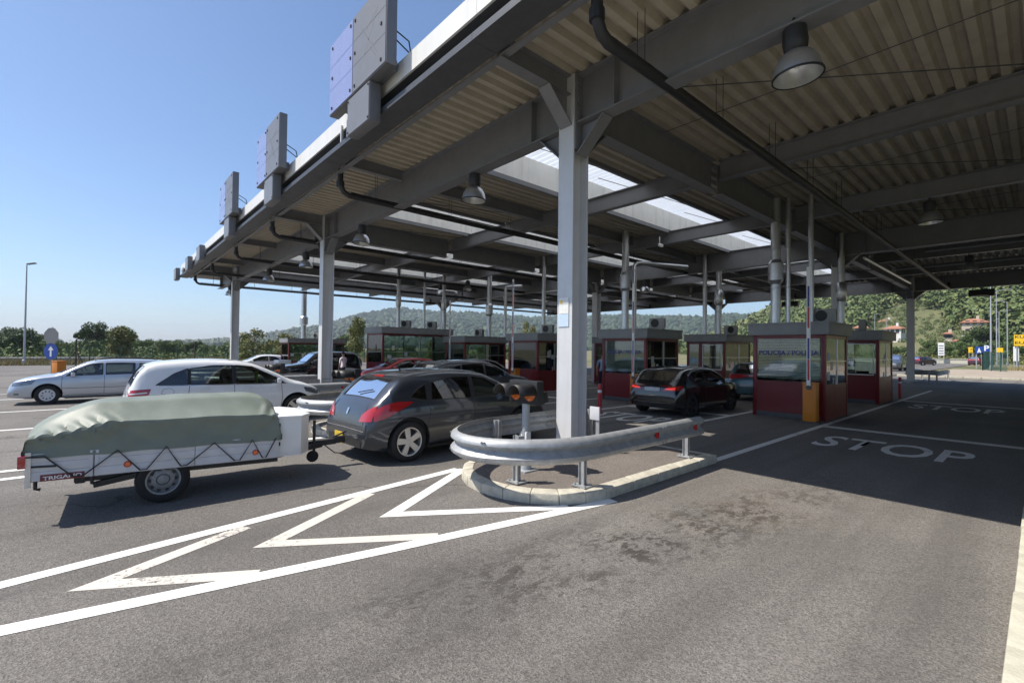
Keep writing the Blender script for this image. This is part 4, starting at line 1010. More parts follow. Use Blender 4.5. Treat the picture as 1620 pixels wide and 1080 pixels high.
WHEELS = {}
def wheel_meshes(r, w, style):
    key = (round(r, 3), round(w, 3), style)
    if key in WHEELS: return WHEELS[key]
    rr = r*(.70 if style in ('five', 'dark') else .62 if style == 'hubcap' else .64); ry = Matrix.Rotation(PI/2, 4, 'X')
    h = w/2
    tyre = MB().lathe([(rr, -h*.92), (rr+.012, -h), (r-.045, -h*1.02), (r-.012, -h*.86), (r, -h*.55), (r, h*.55), (r-.012, h*.86), (r-.045, h*1.02), (rr+.012, h), (rr, h*.92), (rr, -h*.92)], 36, ry, caps=False).mesh('wheel', M_RUBBER, smooth=40)
    m = {'five': M_ALLOY, 'dark': M_RIMDARK, 'hubcap': M_HUBCAP, 'steel': M_RIMSTEEL}[style]
    b = MB()   # outside of the rim faces -y after rotation (lathe z -> -y)
    b.lathe([(rr, h*.93), (rr-.018, h*.90), (rr-.024, h*.70), (rr-.03, -h*.6), (rr, -h*.9)], 36, ry, caps=False)
    if style in ('five', 'dark'):
        for k in range(5):
            a = 2*PI*k/5+.31; c, s_ = math.cos(a), math.sin(a)
            def P(rad_, t, d): return (rad_*c - t*s_, -d, rad_*s_ + t*c)
            i0, o0 = .045, rr-.02; wi, wo = .040, .052; d = h*.84; d2 = h*.70; e = h*.45
            b.add([P(i0, -wi, d2+.01), P(i0, wi, d2+.01), P(o0, wo, d), P(o0, -wo, d), P(i0, -wi, e), P(i0, wi, e), P(o0, wo, e), P(o0, -wo, e)],
                  [(0, 1, 2, 3), (0, 4, 5, 1), (1, 5, 6, 2), (2, 6, 7, 3), (3, 7, 4, 0)])
        b.lathe([(.075, h*.60), (.075, h*.74), (.06, h*.78), (.002, h*.78)], 18, ry, caps=False)
    elif style == 'hubcap':
        b.lathe([(rr-.015, h*.90), (rr-.05, h*.94), (rr*.84, h*.96)], 36, ry, caps=False)
        b.lathe([(rr*.48, h*.99), (rr*.30, h*1.02), (.05, h*1.0), (.002, h*.99)], 36, ry, caps=False)
        for k in range(9):
            a = 2*PI*k/9; da = .235
            q = []
            for rad_, f, dep in ((rr*.85, 1.0, .958), (rr*.47, 1.25, .99)):
                for sgn in (-1, 1): q.append((rad_*math.cos(a+sgn*da*f*.85), -h*dep, rad_*math.sin(a+sgn*da*f*.85)))
            b.add(q, [(0, 1, 3, 2)])
    else:
        b.lathe([(rr-.02, h*.55), (rr*.80, h*.40), (rr*.62, h*.62), (rr*.40, h*.64), (rr*.36, h*.40), (.002, h*.40)], 30, ry, caps=False)
        b.lathe([(.055, h*.40), (.055, h*.72), (.04, h*.78), (.002, h*.78)], 16, ry, caps=False)
    rim = b.mesh('rim', m, smooth=35)
    dk = MB().lathe([(rr-.03, h*.28), (.002, h*.28)], 30, ry, caps=False)
    if style == 'steel':
        for k in range(10):
            a = 2*PI*k/10; dk.lathe([(.021, h*.575), (.001, h*.58)], 8, Matrix.Translation((rr*.71*math.cos(a), -h*.0, rr*.71*math.sin(a))) @ ry, caps=False)
    back = dk.mesh('brake_disc', M_BLACK)
    WHEELS[key] = (tyre, rim, back); return WHEELS[key]
def add_wheel(root, x, y, r, w, style, side):
    t, ri, bk = wheel_meshes(r, w, style)
    o = link('wheel', t, root, (x, y, r)); o.rotation_euler = (0, random.uniform(0, 1.2), 0 if side < 0 else PI)
    link('rim', ri, o); link('brake_disc', bk, o); return o

class Car:
    def __init__(s, name, shape, paint_, wb, ro, r, label, cat='car', group='cars passing the booths', style='five', tw=.205, track=None, cab=(.5, 3.3)):
        s.sh = shape; s.L, s.W = shape.L, shape.W; s.paint = paint_; s.r = r; s.xr = ro; s.xf = ro+wb
        s.root = empty(name, (0, 0, 0), 0, label, cat, group); s.raw = shape.loft(0, s.L)
        s.bvh = BVHTree.FromPolygons([Vector(p) for p in s.raw.v], s.raw.f)
        s.cut = []; s.style = style; s.tw = tw; s.cab = cab; s.todo = []
        s.off = Vector((-s.L/2, 0, 0))
    def hit(s, p, d):
        h = s.bvh.ray_cast(Vector(p), Vector(d))
        if h[0] is None: return None
        n = h[1]; 
        if n.dot(Vector(d)) > 0: n = -n
        return h[0], n
    def patch(s, lo, hi, mode, m=5, off=.004):
        """grid between two curves of equal length, projected on the body. mode: 'R','L' sides (x,z); 'T' from above (x,y); 'B' rear (y,z); 'F' front (y,z)"""
        rows = []; nr = []; k = len(lo)
        for j in range(m+1):
            t = j/m; row = []; nrow = []
            for a, b in zip(lo, hi):
                u, v = a[0]*(1-t)+b[0]*t, a[1]*(1-t)+b[1]*t
                if mode == 'R': o, d = (u, -3, v), (0, 1, 0)
                elif mode == 'L': o, d = (u, 3, v), (0, -1, 0)
                elif mode == 'T': o, d = (u, v, 4), (0, 0, -1)
                elif mode == 'B': o, d = (-3, u, v), (1, 0, 0)
                else: o, d = (s.L+3, u, v), (-1, 0, 0)
                h = s.hit(o, d)
                if h is None: h = (row[-1] if row else Vector(o)+Vector(d)*3, -Vector(d))
                row.append(h[0]); nrow.append(h[1])
            rows.append(row); nr.append(nrow)
        return rows, nr
    @staticmethod
    def dens(c, n):
        """resample a polyline to n points"""
        c = [np.array(p, float) for p in c]; d = [0]
        for a, b in zip(c[:-1], c[1:]): d.append(d[-1]+np.linalg.norm(b-a))
        out = []
        for i in range(n):
            t = d[-1]*i/(n-1); j = min(max(int(np.searchsorted(d, t))-1, 0), len(c)-2); u = (t-d[j])/max(1e-9, d[j+1]-d[j]); q = c[j]*(1-u)+c[j+1]*u; out.append((float(q[0]), float(q[1])))
        return out
    def mesh_patch(s, name, rows, nr, m, off, parent=None, thick=0):
        g_ = [[(p+n*off)+s.off for p, n in zip(r_, n_)] for r_, n_ in zip(rows, nr)]
        mb = MB().grid(g_)
        return mb.build(name, m, parent or s.root, smooth=60)
    def decal(s, name, lo, hi, mode, m, off=.006, n=9, rows=4, parent=None):
        a, b = s.patch(s.dens(lo, n), s.dens(hi, n), mode, rows); return s.mesh_patch(name, a, b, m, off, parent)
    def window(s, lo, hi, mode, m=None, n=12, rows=6, name='window'):
        a, b = s.patch(s.dens(lo, n), s.dens(hi, n), mode, rows)
        # cutter: push the patch both ways along its mean normal
        nm = Vector((0, 0, 0))
        for r_ in b:
            for q in r_: nm += q
        nm.normalize(); K = len(a[0]); Rr = len(a)
        vv = [p+nm*.05 for r_ in a for p in r_] + [p-nm*.14 for r_ in a for p in r_]; N = K*Rr; ff = []
        for i in range(Rr-1):
            for j in range(K-1):
                q = (i*K+j, i*K+j+1, (i+1)*K+j+1, (i+1)*K+j); ff.append(q); ff.append(tuple(N+k for k in reversed(q)))
        bd = [(0, j) for j in range(K)] + [(i, K-1) for i in range(1, Rr)] + [(Rr-1, j) for j in range(K-2, -1, -1)] + [(i, 0) for i in range(Rr-2, 0, -1)]
        ids = [i*K+j for i, j in bd]
        for p, q in zip(ids, ids[1:]+ids[:1]): ff.append((p, N+p, N+q, q))
        s.cut.append((vv, ff)); s.todo.append((name, a, b, m or M_CARGLASS))
        ring = [a[i][j]+b[i][j]*.001+s.off for i, j in bd]; MB().tube(ring+[ring[0]], .0085, 5, caps=False).build('window_seal', M_BLACK, s.root, smooth=70)
    def gap(s, pts, mode, w=.0055, name='door_gap'):
        """dark shut line along a side polyline"""
        c = s.dens(pts, max(6, int(len(pts)*5))); a, b = s.patch(c, c, mode, 1)
        return MB().tube([p+q*.001+s.off for p, q in zip(a[0], b[0])], w, 4).build(name, M_BLACK, s.root)
    def finish(s):
        sh = s.sh; body = s.raw; me = body.mesh('body', [s.paint, M_DARKIN], fix=True)
        o = link('tmp_body', me)
        # cavity + wheel arches
        c1 = sh.loft(s.cab[0], s.cab[1], .075, .06, .36)
        for x in (s.xr, s.xf):
            for sg in (-1, 1):
                c1.lathe([(s.r+.055, -.16), (s.r+.055, .24)], 30, Matrix.Translation((x, sg*(s.W/2-.10), s.r+.015)) @ Matrix.Rotation(PI/2*(1 if sg < 0 else -1), 4, 'X'))
        m1 = c1.mesh('c1', None, fix=True); m1.materials.append(s.paint); m1.materials.append(M_DARKIN)
        for p in m1.polygons: p.material_index = 1
        o1 = link('c1', m1)
        c2 = MB()
        for vv, ff in s.cut: c2.add(vv, ff)
        m2 = c2.mesh('c2', None, fix=True); m2.materials.append(s.paint); m2.materials.append(M_DARKIN)
        for p in m2.polygons: p.material_index = 1
        o2 = link('c2', m2)
        for q in (o1, o2):
            md = o.modifiers.new('b', 'BOOLEAN'); md.operation = 'DIFFERENCE'; md.solver = 'EXACT'; md.object = q; md.material_mode = 'INDEX'
        res = eval_mesh(o)
        for q in (o, o1, o2): bpy.data.objects.remove(q)
        res.name = 'body'
        for v in res.vertices: v.co += s.off
        res.polygons.foreach_set('use_smooth', [True]*len(res.polygons)); res.set_sharp_from_angle(angle=rad(28))
        if len(res.materials) < 2:
            res.materials.clear(); res.materials.append(s.paint); res.materials.append(M_DARKIN)
        s.body = link('body', res, s.root)
        for name, a, b, m in s.todo: s.mesh_patch(name, a, b, m, -.006)
        for x in (s.xr, s.xf):
            for sg in (-1, 1): add_wheel(s.root, x-s.L/2, sg*(s.W/2-s.tw/2-.012), s.r, s.tw, s.style, sg)
        # underbody tray hides the inside of the arches
        MB().box(s.xr+s.r+.1-s.L/2, s.xf-s.r-.1-s.L/2, -s.W/2+.12, s.W/2-.12, .17, .24).build('underbody', M_BLACK, s.root)
        return s
    def interior(s, x_front, x_rear, zseat=.55, top=1.18):
        for x, nm in ((x_front, 'seat'), (x_rear, 'seat')):
            for y in (-.36, .36):
                mb = MB(); X = x-s.L/2
                mb.obox((X+.22, y, zseat-.05), (.48, .46, .16)); mb.obox((X-.06, y, zseat+.24), (.14, .46, .56), Matrix.Rotation(-.28, 3, 'Y')); mb.obox((X-.17, y, top-.07), (.10, .24, .18), Matrix.Rotation(-.2, 3, 'Y'))
                mb.build(nm, M_SEAT, s.root, bevel=.03)
        X = x_front+.72-s.L/2
        MB().obox((X+.25, 0, zseat+.26), (.5, s.W-.34, .22), Matrix.Rotation(.12, 3, 'Y')).build('dashboard', M_DARKIN, s.root, bevel=.04)
        ring = [Vector((X-.06, .36+.18*math.cos(a), zseat+.30+.18*math.sin(a))) for a in [2*PI*i/20 for i in range(21)]]
        MB().tube(ring, .014, 6, caps=False).build('steering_wheel', M_BLACK, s.root)
    def mirror(s, x, z, m=None):
        for sg in (-1, 1):
            h = s.hit((x, 3*sg, z), (0, -sg, 0)); y = h[0].y; X = x-s.L/2
            o = MB().obox((X-.02, y+sg*.13, z+.05), (.10, .20, .13), Matrix.Rotation(sg*.15, 3, 'Z')).build('mirror', m or s.paint, s.root, bevel=.03)
            MB().obox((X-.073, y+sg*.13, z+.05), (.006, .17, .10)).build('mirror_glass', M_CHROME, o)
            MB().bar((X, y-sg*.02, z), (X-.01, y+sg*.08, z+.02), .05, .03).build('mirror_arm', M_BLACK, o)
    def handle(s, x, z, m=None):
        for md in 'RL':
            a, b = s.patch([(x-.09, z), (x+.09, z)], [(x-.09, z), (x+.09, z)], md, 1)
            p, q = a[0]; n = b[0][0]
            MB().tube([p+n*.002+s.off, p+n*.028+s.off, (p+q)/2+n*.034+s.off, q+n*.028+s.off, q+n*.002+s.off], .011, 6).build('door_handle', m or s.paint, s.root, smooth=60)
    def plate(s, x_mode, z, m, w=.52, h=.115, y=0, tilt=0):
        hh = s.hit((-3, y, z), (1, 0, 0)) if x_mode == 'B' else s.hit((s.L+3, y, z), (-1, 0, 0))
        p = hh[0]+hh[1]*.012+s.off; nz = hh[1]; a = math.atan2(nz.z, abs(nz.x))
        MB().obox(p, (.012, w, h), Matrix.Rotation((a if x_mode == 'B' else -a), 3, 'Y')).build('number_plate', m, s.root, bevel=.004)
    def place(s, x, y, heading):
        """x, y of the car's centre; heading: angle of travel from +X"""
        s.root.location = (x, y, gz(x)); s.root.rotation_euler.z = heading; return s

def std_details(c, tail='T', bumper=True):
    pass
H90 = PI/2
# ---- dark grey hatchback towing the trailer
sh = CarShape(4.28, 1.82, [(0, .52), (.012, .62), (.05, .78), (.12, .93), (.22, 1.03), (.40, 1.20), (.62, 1.37), (.95, 1.455), (1.60, 1.50), (2.15, 1.475), (2.50, 1.40), (3.00, 1.17), (3.38, 1.00), (3.75, .92), (4.05, .80), (4.20, .66), (4.28, .50)],
              [(0, .62), (.3, .93), (1.2, .97), (2.6, .93), (3.4, .88), (3.9, .80), (4.28, .48)], tumble=.30, rear_taper=.22)
c = Car('hatchback', sh, P_GREY, 2.61, .70, .335, 'dark grey hatchback with yellow plate towing the covered trailer', style='five', cab=(.45, 3.25), tw=.225)
for md in 'RL':
    c.window([(1.14, .985), (1.62, .985), (2.02, .975)], [(1.18, 1.28), (1.60, 1.355), (2.02, 1.355)], md, M_PRIVACY)
    c.window([(2.10, .975), (2.6, .965), (3.02, .955)], [(2.10, 1.355), (2.42, 1.315), (2.86, 1.08)], md)
    c.window([(.72, 1.05), (.9, 1.01), (1.05, .99)], [(.80, 1.12), (.92, 1.20), (1.05, 1.25)], md, M_PRIVACY)
c.window([(.235, -.56), (.235, 0), (.235, .56)], [(.60, -.50), (.60, 0), (.60, .50)], 'T', M_PRIVACY, 13, 8, 'rear_window')
c.window([(2.56, -.55), (2.56, 0), (2.56, .55)], [(3.26, -.66), (3.30, 0), (3.26, .66)], 'T', None, 13, 8, 'windscreen')
c.finish(); c.interior(2.12, 1.15); c.mirror(2.92, .96)
for md in 'RL':
    c.decal('tail_light', [(.12, .70), (.30, .76), (.52, .87), (.76, .965)], [(.12, .86), (.26, .95), (.48, 1.0), (.76, .985)], md, M_TAIL, .008, 12)
    c.decal('pillar_trim', [(2.025, .975), (2.095, .975)], [(2.025, 1.35), (2.095, 1.35)], md, M_BLACK, .003, 3, 6)
    c.decal('pillar_trim', [(1.055, .99), (1.135, .985)], [(1.055, 1.25), (1.175, 1.28)], md, M_BLACK, .003, 3, 6)
    c.gap([(1.05, .42), (1.05, .60), (1.10, .80), (1.08, .97)], md); c.gap([(2.06, .30), (2.06, .97)], md); c.gap([(3.02, .34), (3.06, .60), (3.02, .93)], md); c.gap([(1.25, .30), (3.0, .30)], md)
    c.decal('sill_trim', [(1.28, .22), (3.0, .22)], [(1.28, .27), (3.0, .27)], md, M_BLACK, .006)
for sg in (-1, 1):
    c.decal('tail_light', [(sg*.46, .68), (sg*.62, .69), (sg*.755, .70)], [(sg*.50, .79), (sg*.64, .89), (sg*.75, .94)], 'B', M_TAIL, .008)
c.decal('bumper_trim', [(-.58, .285), (0, .285), (.58, .285)], [(-.60, .40), (0, .42), (.60, .40)], 'B', M_BLACK, .008)
c.decal('chrome_strip', [(-.66, .535), (0, .545), (.66, .535)], [(-.66, .548), (0, .558), (.66, .548)], 'B', M_CHROME, .010)
c.gap([(-.62, .62), (0, .60), (.62, .62)], 'B'); c.gap([(-.60, .64), (-.58, .82), (-.52, .96)], 'B'); c.gap([(.60, .64), (.58, .82), (.52, .96)], 'B')
c.decal('emblem', [(-.025, .76), (.025, .76)], [(-.03, .86), (.03, .86)], 'B', M_CHROME, .010, 3, 2)
c.handle(1.28, .84); c.handle(2.25, .83)
c.plate('B', .36, M_YPLATE, .30, .19, .18)
c.decal('roof_brake_light', [(.605, -.16), (.605, .16)], [(.66, -.15), (.66, .15)], 'T', M_TAIL, .010)
w_ = c.hit((.28, .05, 4), (0, 0, -1)); w2 = c.hit((.36, -.30, 4), (0, 0, -1)); MB().tube([w_[0]+w_[1]*.02+c.off, w2[0]+w2[1]*.015+c.off], .010, 5).build('wiper', M_BLACK, c.root)
a_ = c.hit((1.05, 0, 4), (0, 0, -1))[0]+c.off; MB().tube([a_+Vector((0, 0, -.01)), a_+Vector((-.06, 0, .05))], [.02, .008], 6).build('aerial', M_BLACK, c.root)
MB().tube([(-c.L/2+.15, 0, .30), (-c.L/2-.12, 0, .34), (-c.L/2-.14, 0, .40)], .022, 8).build('tow_ball', M_BLACK, c.root)
c.place(-7.84, 3.82-.70+2.14, H90+.055)
HATCH = c
# ---- white compact people carrier
sh = CarShape(4.27, 1.78, [(0, .55), (.012, .70), (.04, .88), (.09, 1.0), (.20, 1.25), (.36, 1.47), (.60, 1.545), (1.5, 1.60), (2.1, 1.575), (2.5, 1.50), (3.0, 1.27), (3.42, 1.07), (3.75, .97), (4.05, .84), (4.2, .70), (4.27, .52)],
              [(0, .66), (.25, .98), (1.4, .99), (2.6, .95), (3.4, .93), (3.9, .82), (4.27, .50)], tumble=.26, rear_taper=.12)
c = Car('people_carrier', sh, P_WHITE, 2.78, .72, .33, 'white tall hatchback with dark windows heading for the booths behind the trailer', style='five', cab=(.42, 3.3))
for md in 'RL':
    c.window([(.52, 1.03), (.85, 1.02), (1.12, 1.015)], [(.66, 1.13), (.86, 1.28), (1.12, 1.39)], md, M_PRIVACY)
    c.window([(1.17, 1.015), (1.6, 1.01), (2.02, 1.005)], [(1.17, 1.385), (1.6, 1.45), (2.02, 1.45)], md)
    c.window([(2.09, 1.005), (2.6, .995), (3.20, .985)], [(2.09, 1.45), (2.46, 1.41), (3.02, 1.12)], md)
c.window([(.10, -.56), (.10, 0), (.10, .56)], [(.34, -.48), (.34, 0), (.34, .48)], 'T', M_PRIVACY, 13, 8, 'rear_window')
c.window([(2.56, -.52), (2.56, 0), (2.56, .52)], [(3.30, -.64), (3.36, 0), (3.30, .64)], 'T', None, 13, 8, 'windscreen')
c.finish(); c.interior(2.25, 1.25, .62, 1.30); c.mirror(3.05, 1.0)
for md in 'RL':
    c.decal('tail_light', [(.05, .76), (.22, .77), (.40, .82)], [(.05, .92), (.22, .94), (.44, .95)], md, M_TAIL, .008)
    c.decal('pillar_trim', [(2.025, 1.005), (2.085, 1.005)], [(2.025, 1.45), (2.085, 1.45)], md, M_BLACK, .003, 3, 6); c.decal('pillar_trim', [(1.122, 1.015), (1.168, 1.015)], [(1.122, 1.37), (1.168, 1.385)], md, M_BLACK, .003, 3, 6); c.decal('window_trim', [(.58, 1.00), (1.8, .985), (3.24, .965)], [(.58, 1.012), (1.8, .997), (3.24, .977)], md, M_CHROME, .004, 24, 1)
    c.decal('tail_light_band', [(.07, .83), (.38, .86)], [(.07, .855), (.36, .885)], md, M_WHITE, .011)
    c.decal('headlight', [(3.72, .74), (3.98, .66), (4.10, .66)], [(3.66, .86), (3.92, .82), (4.09, .74)], md, M_HEADL, .008)
    c.gap([(1.14, .50), (1.12, .75), (1.15, 1.0)], md); c.gap([(2.055, .30), (2.055, 1.0)], md); c.gap([(3.10, .34), (3.14, .60), (3.12, .96)], md)
    c.gap([(.62, .84), (.72, .80), (.84, .82), (.86, .90), (.78, .95), (.66, .94), (.62, .84)], md, .003)
    c.decal('sill_trim', [(1.15, .22), (3.1, .22)], [(1.15, .29), (3.1, .29)], md, M_BLACK, .006)
c.decal('headlight', [(-.68, .66), (-.50, .66)], [(-.66, .80), (-.46, .78)], 'F', M_HEADL, .008); c.decal('headlight', [(.68, .66), (.50, .66)], [(.66, .80), (.46, .78)], 'F', M_HEADL, .008)
c.decal('grille', [(-.40, .62), (.40, .62)], [(-.42, .74), (.42, .74)], 'F', M_BLACK, .008); c.decal('air_intake', [(-.45, .36), (.45, .36)], [(-.45, .48), (.45, .48)], 'F', M_BLACK, .008)
c.handle(1.45, .90); c.handle(2.35, .88); c.plate('B', .70, M_WPLATE)
MB().obox((.48, -.50, 1.10), (.06, .16, .34)).build('hanging_vest', M_HIVIS, c.root, bevel=.02)
c.place(-13.88, 3.98-3.50+2.135, H90)
# ---- silver estate car facing the other way
sh = CarShape(4.57, 1.77, [(0, .55), (.012, .68), (.04, .84), (.10, .98), (.24, 1.20), (.42, 1.385), (.70, 1.435), (1.9, 1.47), (2.4, 1.445), (2.70, 1.38), (3.10, 1.18), (3.48, 1.0), (3.85, .945), (4.2, .875), (4.40, .80), (4.50, .72), (4.545, .62), (4.57, .48)],
              [(0, .62), (.3, .90), (1.6, .94), (2.8, .91), (3.5, .87), (4.2, .78), (4.57, .48)], tumble=.28, rear_taper=.12)
c = Car('estate_car', sh, P_SILVER, 2.58, 1.07, .315, 'silver estate car with roof rails facing away from the booths', style='hubcap', cab=(.45, 3.35))
for md in 'RL':
    c.window([(.52, .99), (.9, .975), (1.30, .965)], [(.70, 1.20), (.9, 1.30), (1.28, 1.335)], md)
    c.window([(1.40, .965), (1.85, .955), (2.20, .95)], [(1.40, 1.34), (1.85, 1.355), (2.20, 1.35)], md)
    c.window([(2.28, .95), (2.7, .94), (3.22, .925)], [(2.28, 1.35), (2.60, 1.315), (3.06, 1.07)], md)
c.window([(.12, -.55), (.12, 0), (.12, .55)], [(.40, -.48), (.40, 0), (.40, .48)], 'T', None, 13, 8, 'rear_window')
c.window([(2.74, -.52), (2.74, 0), (2.74, .52)], [(3.36, -.64), (3.42, 0), (3.36, .64)], 'T', None, 13, 8, 'windscreen')
c.finish(); c.interior(2.42, 1.45, .55, 1.16); c.mirror(3.06, .93)
for md in 'RL':
    c.decal('headlight', [(4.02, .67), (4.26, .63), (4.47, .63)], [(3.92, .81), (4.22, .78), (4.46, .72)], md, M_HEADL, .008)
    c.decal('tail_light', [(.03, .66), (.26, .68)], [(.05, .92), (.24, .94)], md, M_TAIL, .008)
    c.gap([(1.30, .52), (1.32, .75), (1.35, .95)], md); c.gap([(2.24, .30), (2.24, .95)], md); c.gap([(3.28, .34), (3.32, .60), (3.30, .90)], md); c.gap([(1.4, .52), (3.3, .52)], md, .006, 'rub_strip'); c.gap([(1.45, .30), (3.2, .30)], md)
    sg = -1 if md == 'R' else 1
    MB().tube([(x-c.L/2, sg*.60, c.sh.top(x)+.015) for x in (.75, .85)]+[(x-c.L/2, sg*.60, c.sh.top(x)+.045) for x in (.95, 1.5, 2.1, 2.4)]+[(2.5-c.L/2, sg*.60, c.sh.top(2.5)+.0)], .014, 6).build('roof_rail', M_BLACK, c.root, smooth=50)
    c.decal('fog_light', [(4.30, .34), (4.42, .34)], [(4.30, .40), (4.42, .40)], md, M_HEADL, .008)
c.decal('grille', [(-.34, .64), (.34, .64)], [(-.38, .76), (.38, .76)], 'F', M_BLACK, .008); c.decal('air_intake', [(-.5, .34), (.5, .34)], [(-.5, .46), (.5, .46)], 'F', M_BLACK, .008)
c.handle(1.62, .84); c.handle(2.45, .82); c.plate('F', .52, M_WPLATE)
c.place(-22.5, -1.18+3.65-2.285, -H90)
OCT = c
# ---- black small hatchback at the booth
sh = CarShape(3.95, 1.76, [(0, .55), (.012, .66), (.05, .82), (.10, .93), (.18, 1.0), (.34, 1.15), (.56, 1.31), (.9, 1.385), (1.5, 1.425), (2.0, 1.40), (2.35, 1.33), (2.8, 1.12), (3.15, .97), (3.5, .90), (3.75, .80), (3.88, .68), (3.95, .50)],
              [(0, .64), (.25, .90), (1.2, .94), (2.4, .90), (3.2, .86), (3.7, .76), (3.95, .48)], tumble=.32, rear_taper=.15)
c = Car('small_hatchback', sh, P_BLACK, 2.47, .72, .315, 'black small hatchback with lit tail lamps stopped at the lettered booth', style='dark', cab=(.42, 3.05))
for md in 'RL':
    c.window([(.85, .975), (1.2, .955), (1.45, .95)], [(1.0, 1.12), (1.2, 1.24), (1.45, 1.285)], md, M_PRIVACY)
    c.window([(1.53, .95), (2.2, .935), (2.82, .925)], [(1.53, 1.29), (2.2, 1.25), (2.68, 1.03)], md)
c.window([(.20, -.56), (.20, 0), (.20, .56)], [(.53, -.50), (.53, 0), (.53, .50)], 'T', M_PRIVACY, 13, 8, 'rear_window')
c.window([(2.40, -.52), (2.40, 0), (2.40, .52)], [(3.02, -.62), (3.08, 0), (3.02, .62)], 'T', None, 13, 8, 'windscreen')
c.finish(); c.interior(1.95, 1.0, .52, 1.12); c.mirror(2.72, .92, P_SILVER)
for sg in (-1, 1):
    c.decal('tail_light', [(sg*.36, .735), (sg*.55, .73), (sg*.72, .74)], [(sg*.38, .80), (sg*.55, .85), (sg*.715, .87)], 'B', M_TAIL, .008)
    c.decal('lit_tail_strip', [(sg*.42, .775), (sg*.55, .775), (sg*.70, .78)], [(sg*.42, .80), (sg*.55, .82), (sg*.70, .84)], 'B', M_TAILON, .011)
for md in 'RL':
    c.decal('tail_light', [(.06, .76), (.28, .80)], [(.07, .87), (.24, .90)], md, M_TAIL, .008)
    c.decal('roof_arch', [(.62, 1.13), (.9, 1.265), (1.5, 1.325), (2.1, 1.295), (2.6, 1.12)], [(.58, 1.18), (.9, 1.315), (1.5, 1.365), (2.1, 1.34), (2.66, 1.13)], md, P_SILVER, .008, 20, 2)
    c.gap([(1.49, .30), (1.47, .94)], md); c.gap([(2.80, .32), (2.84, .6), (2.82, .90)], md)
c.decal('bumper_reflector_strip', [(-.62, .40), (0, .39), (.62, .40)], [(-.62, .41), (0, .40), (.62, .41)], 'B', M_CHROME, .010)
c.plate('B', .765, M_WPLATE, .50, .11); c.handle(1.75, .82)
c.place(-7.42, 12.72-.72+1.975, H90-.02)
# ---- slate estate / crossover in the next lane
sh = CarShape(4.6, 1.82, [(0, .55), (.012, .70), (.05, .88), (.12, 1.02), (.28, 1.22), (.50, 1.42), (.80, 1.50), (1.8, 1.545), (2.3, 1.52), (2.65, 1.44), (3.1, 1.22), (3.5, 1.05), (3.9, .98), (4.3, .86), (4.5, .70), (4.6, .50)],
              [(0, .66), (.3, .96), (1.5, 1.0), (2.8, .97), (3.6, .92), (4.3, .78), (4.6, .48)], tumble=.28)
c = Car('crossover', sh, P_SLATE, 2.70, .95, .345, 'slate grey crossover in the lane beyond the towing hatchback', style='five', cab=(.5, 3.35))
for md in 'RL':
    c.window([(.70, 1.06), (1.0, 1.03), (1.25, 1.02)], [(.85, 1.20), (1.05, 1.32), (1.25, 1.385)], md, M_PRIVACY)
    c.window([(1.33, 1.02), (1.8, 1.01), (2.2, 1.0)], [(1.33, 1.395), (1.8, 1.42), (2.2, 1.415)], md, M_PRIVACY)
    c.window([(2.28, 1.0), (2.8, .99), (3.28, .98)], [(2.28, 1.415), (2.6, 1.38), (3.12, 1.12)], md)
c.window([(.14, -.56), (.14, 0), (.14, .56)], [(.48, -.50), (.48, 0), (.48, .50)], 'T', M_PRIVACY, 13, 8, 'rear_window')
c.window([(2.70, -.54), (2.70, 0), (2.70, .54)], [(3.36, -.66), (3.42, 0), (3.36, .66)], 'T', None, 13, 8, 'windscreen')
c.finish(); c.interior(2.35, 1.35, .6, 1.22); c.mirror(3.08, 1.0)
for md in 'RL':
    c.decal('headlight', [(4.0, .70), (4.30, .66), (4.42, .66)], [(3.95, .84), (4.26, .80), (4.40, .74)], md, M_HEADL, .008); c.decal('tail_light', [(.04, .72), (.30, .76)], [(.06, .92), (.26, .94)], md, M_TAIL, .008)
    c.gap([(1.29, .5), (1.3, 1.0)], md); c.gap([(2.24, .3), (2.24, 1.0)], md); c.gap([(3.3, .34), (3.32, .95)], md)
c.handle(1.5, .9); c.handle(2.45, .88); c.plate('B', .70, M_WPLATE)
c.place(-13.3, 9.9, H90)
CROSS = c
# ---- red hatchback facing the other way
sh = CarShape(4.0, 1.72, [(0, .55), (.012, .70), (.05, .88), (.10, 1.0), (.24, 1.22), (.42, 1.40), (.75, 1.46), (1.5, 1.50), (2.0, 1.47), (2.35, 1.38), (2.8, 1.17), (3.2, 1.0), (3.55, .92), (3.8, .80), (3.93, .66), (4.0, .50)],
              [(0, .64), (.3, .93), (1.4, .96), (2.6, .92), (3.3, .87), (3.8, .74), (4.0, .48)], tumble=.28)
c = Car('red_hatchback', sh, P_RED, 2.46, .72, .30, 'bright red hatchback in front of the customs booth', style='hubcap', cab=(.45, 3.05))
for md in 'RL':
    c.window([(.62, 1.0), (1.0, .985), (1.50, .975)], [(.78, 1.16), (1.0, 1.31), (1.50, 1.375)], md); c.window([(1.58, .975), (2.2, .965), (2.92, .95)], [(1.58, 1.38), (2.1, 1.34), (2.76, 1.07)], md)
c.window([(.12, -.52), (.12, 0), (.12, .52)], [(.40, -.46), (.40, 0), (.40, .46)], 'T', M_PRIVACY, 13, 8, 'rear_window'); c.window([(2.40, -.50), (2.40, 0), (2.40, .50)], [(3.06, -.60), (3.12, 0), (3.06, .60)], 'T', None, 13, 8, 'windscreen')
c.finish(); c.interior(2.05, 1.1, .56, 1.18); c.mirror(2.80, .95)
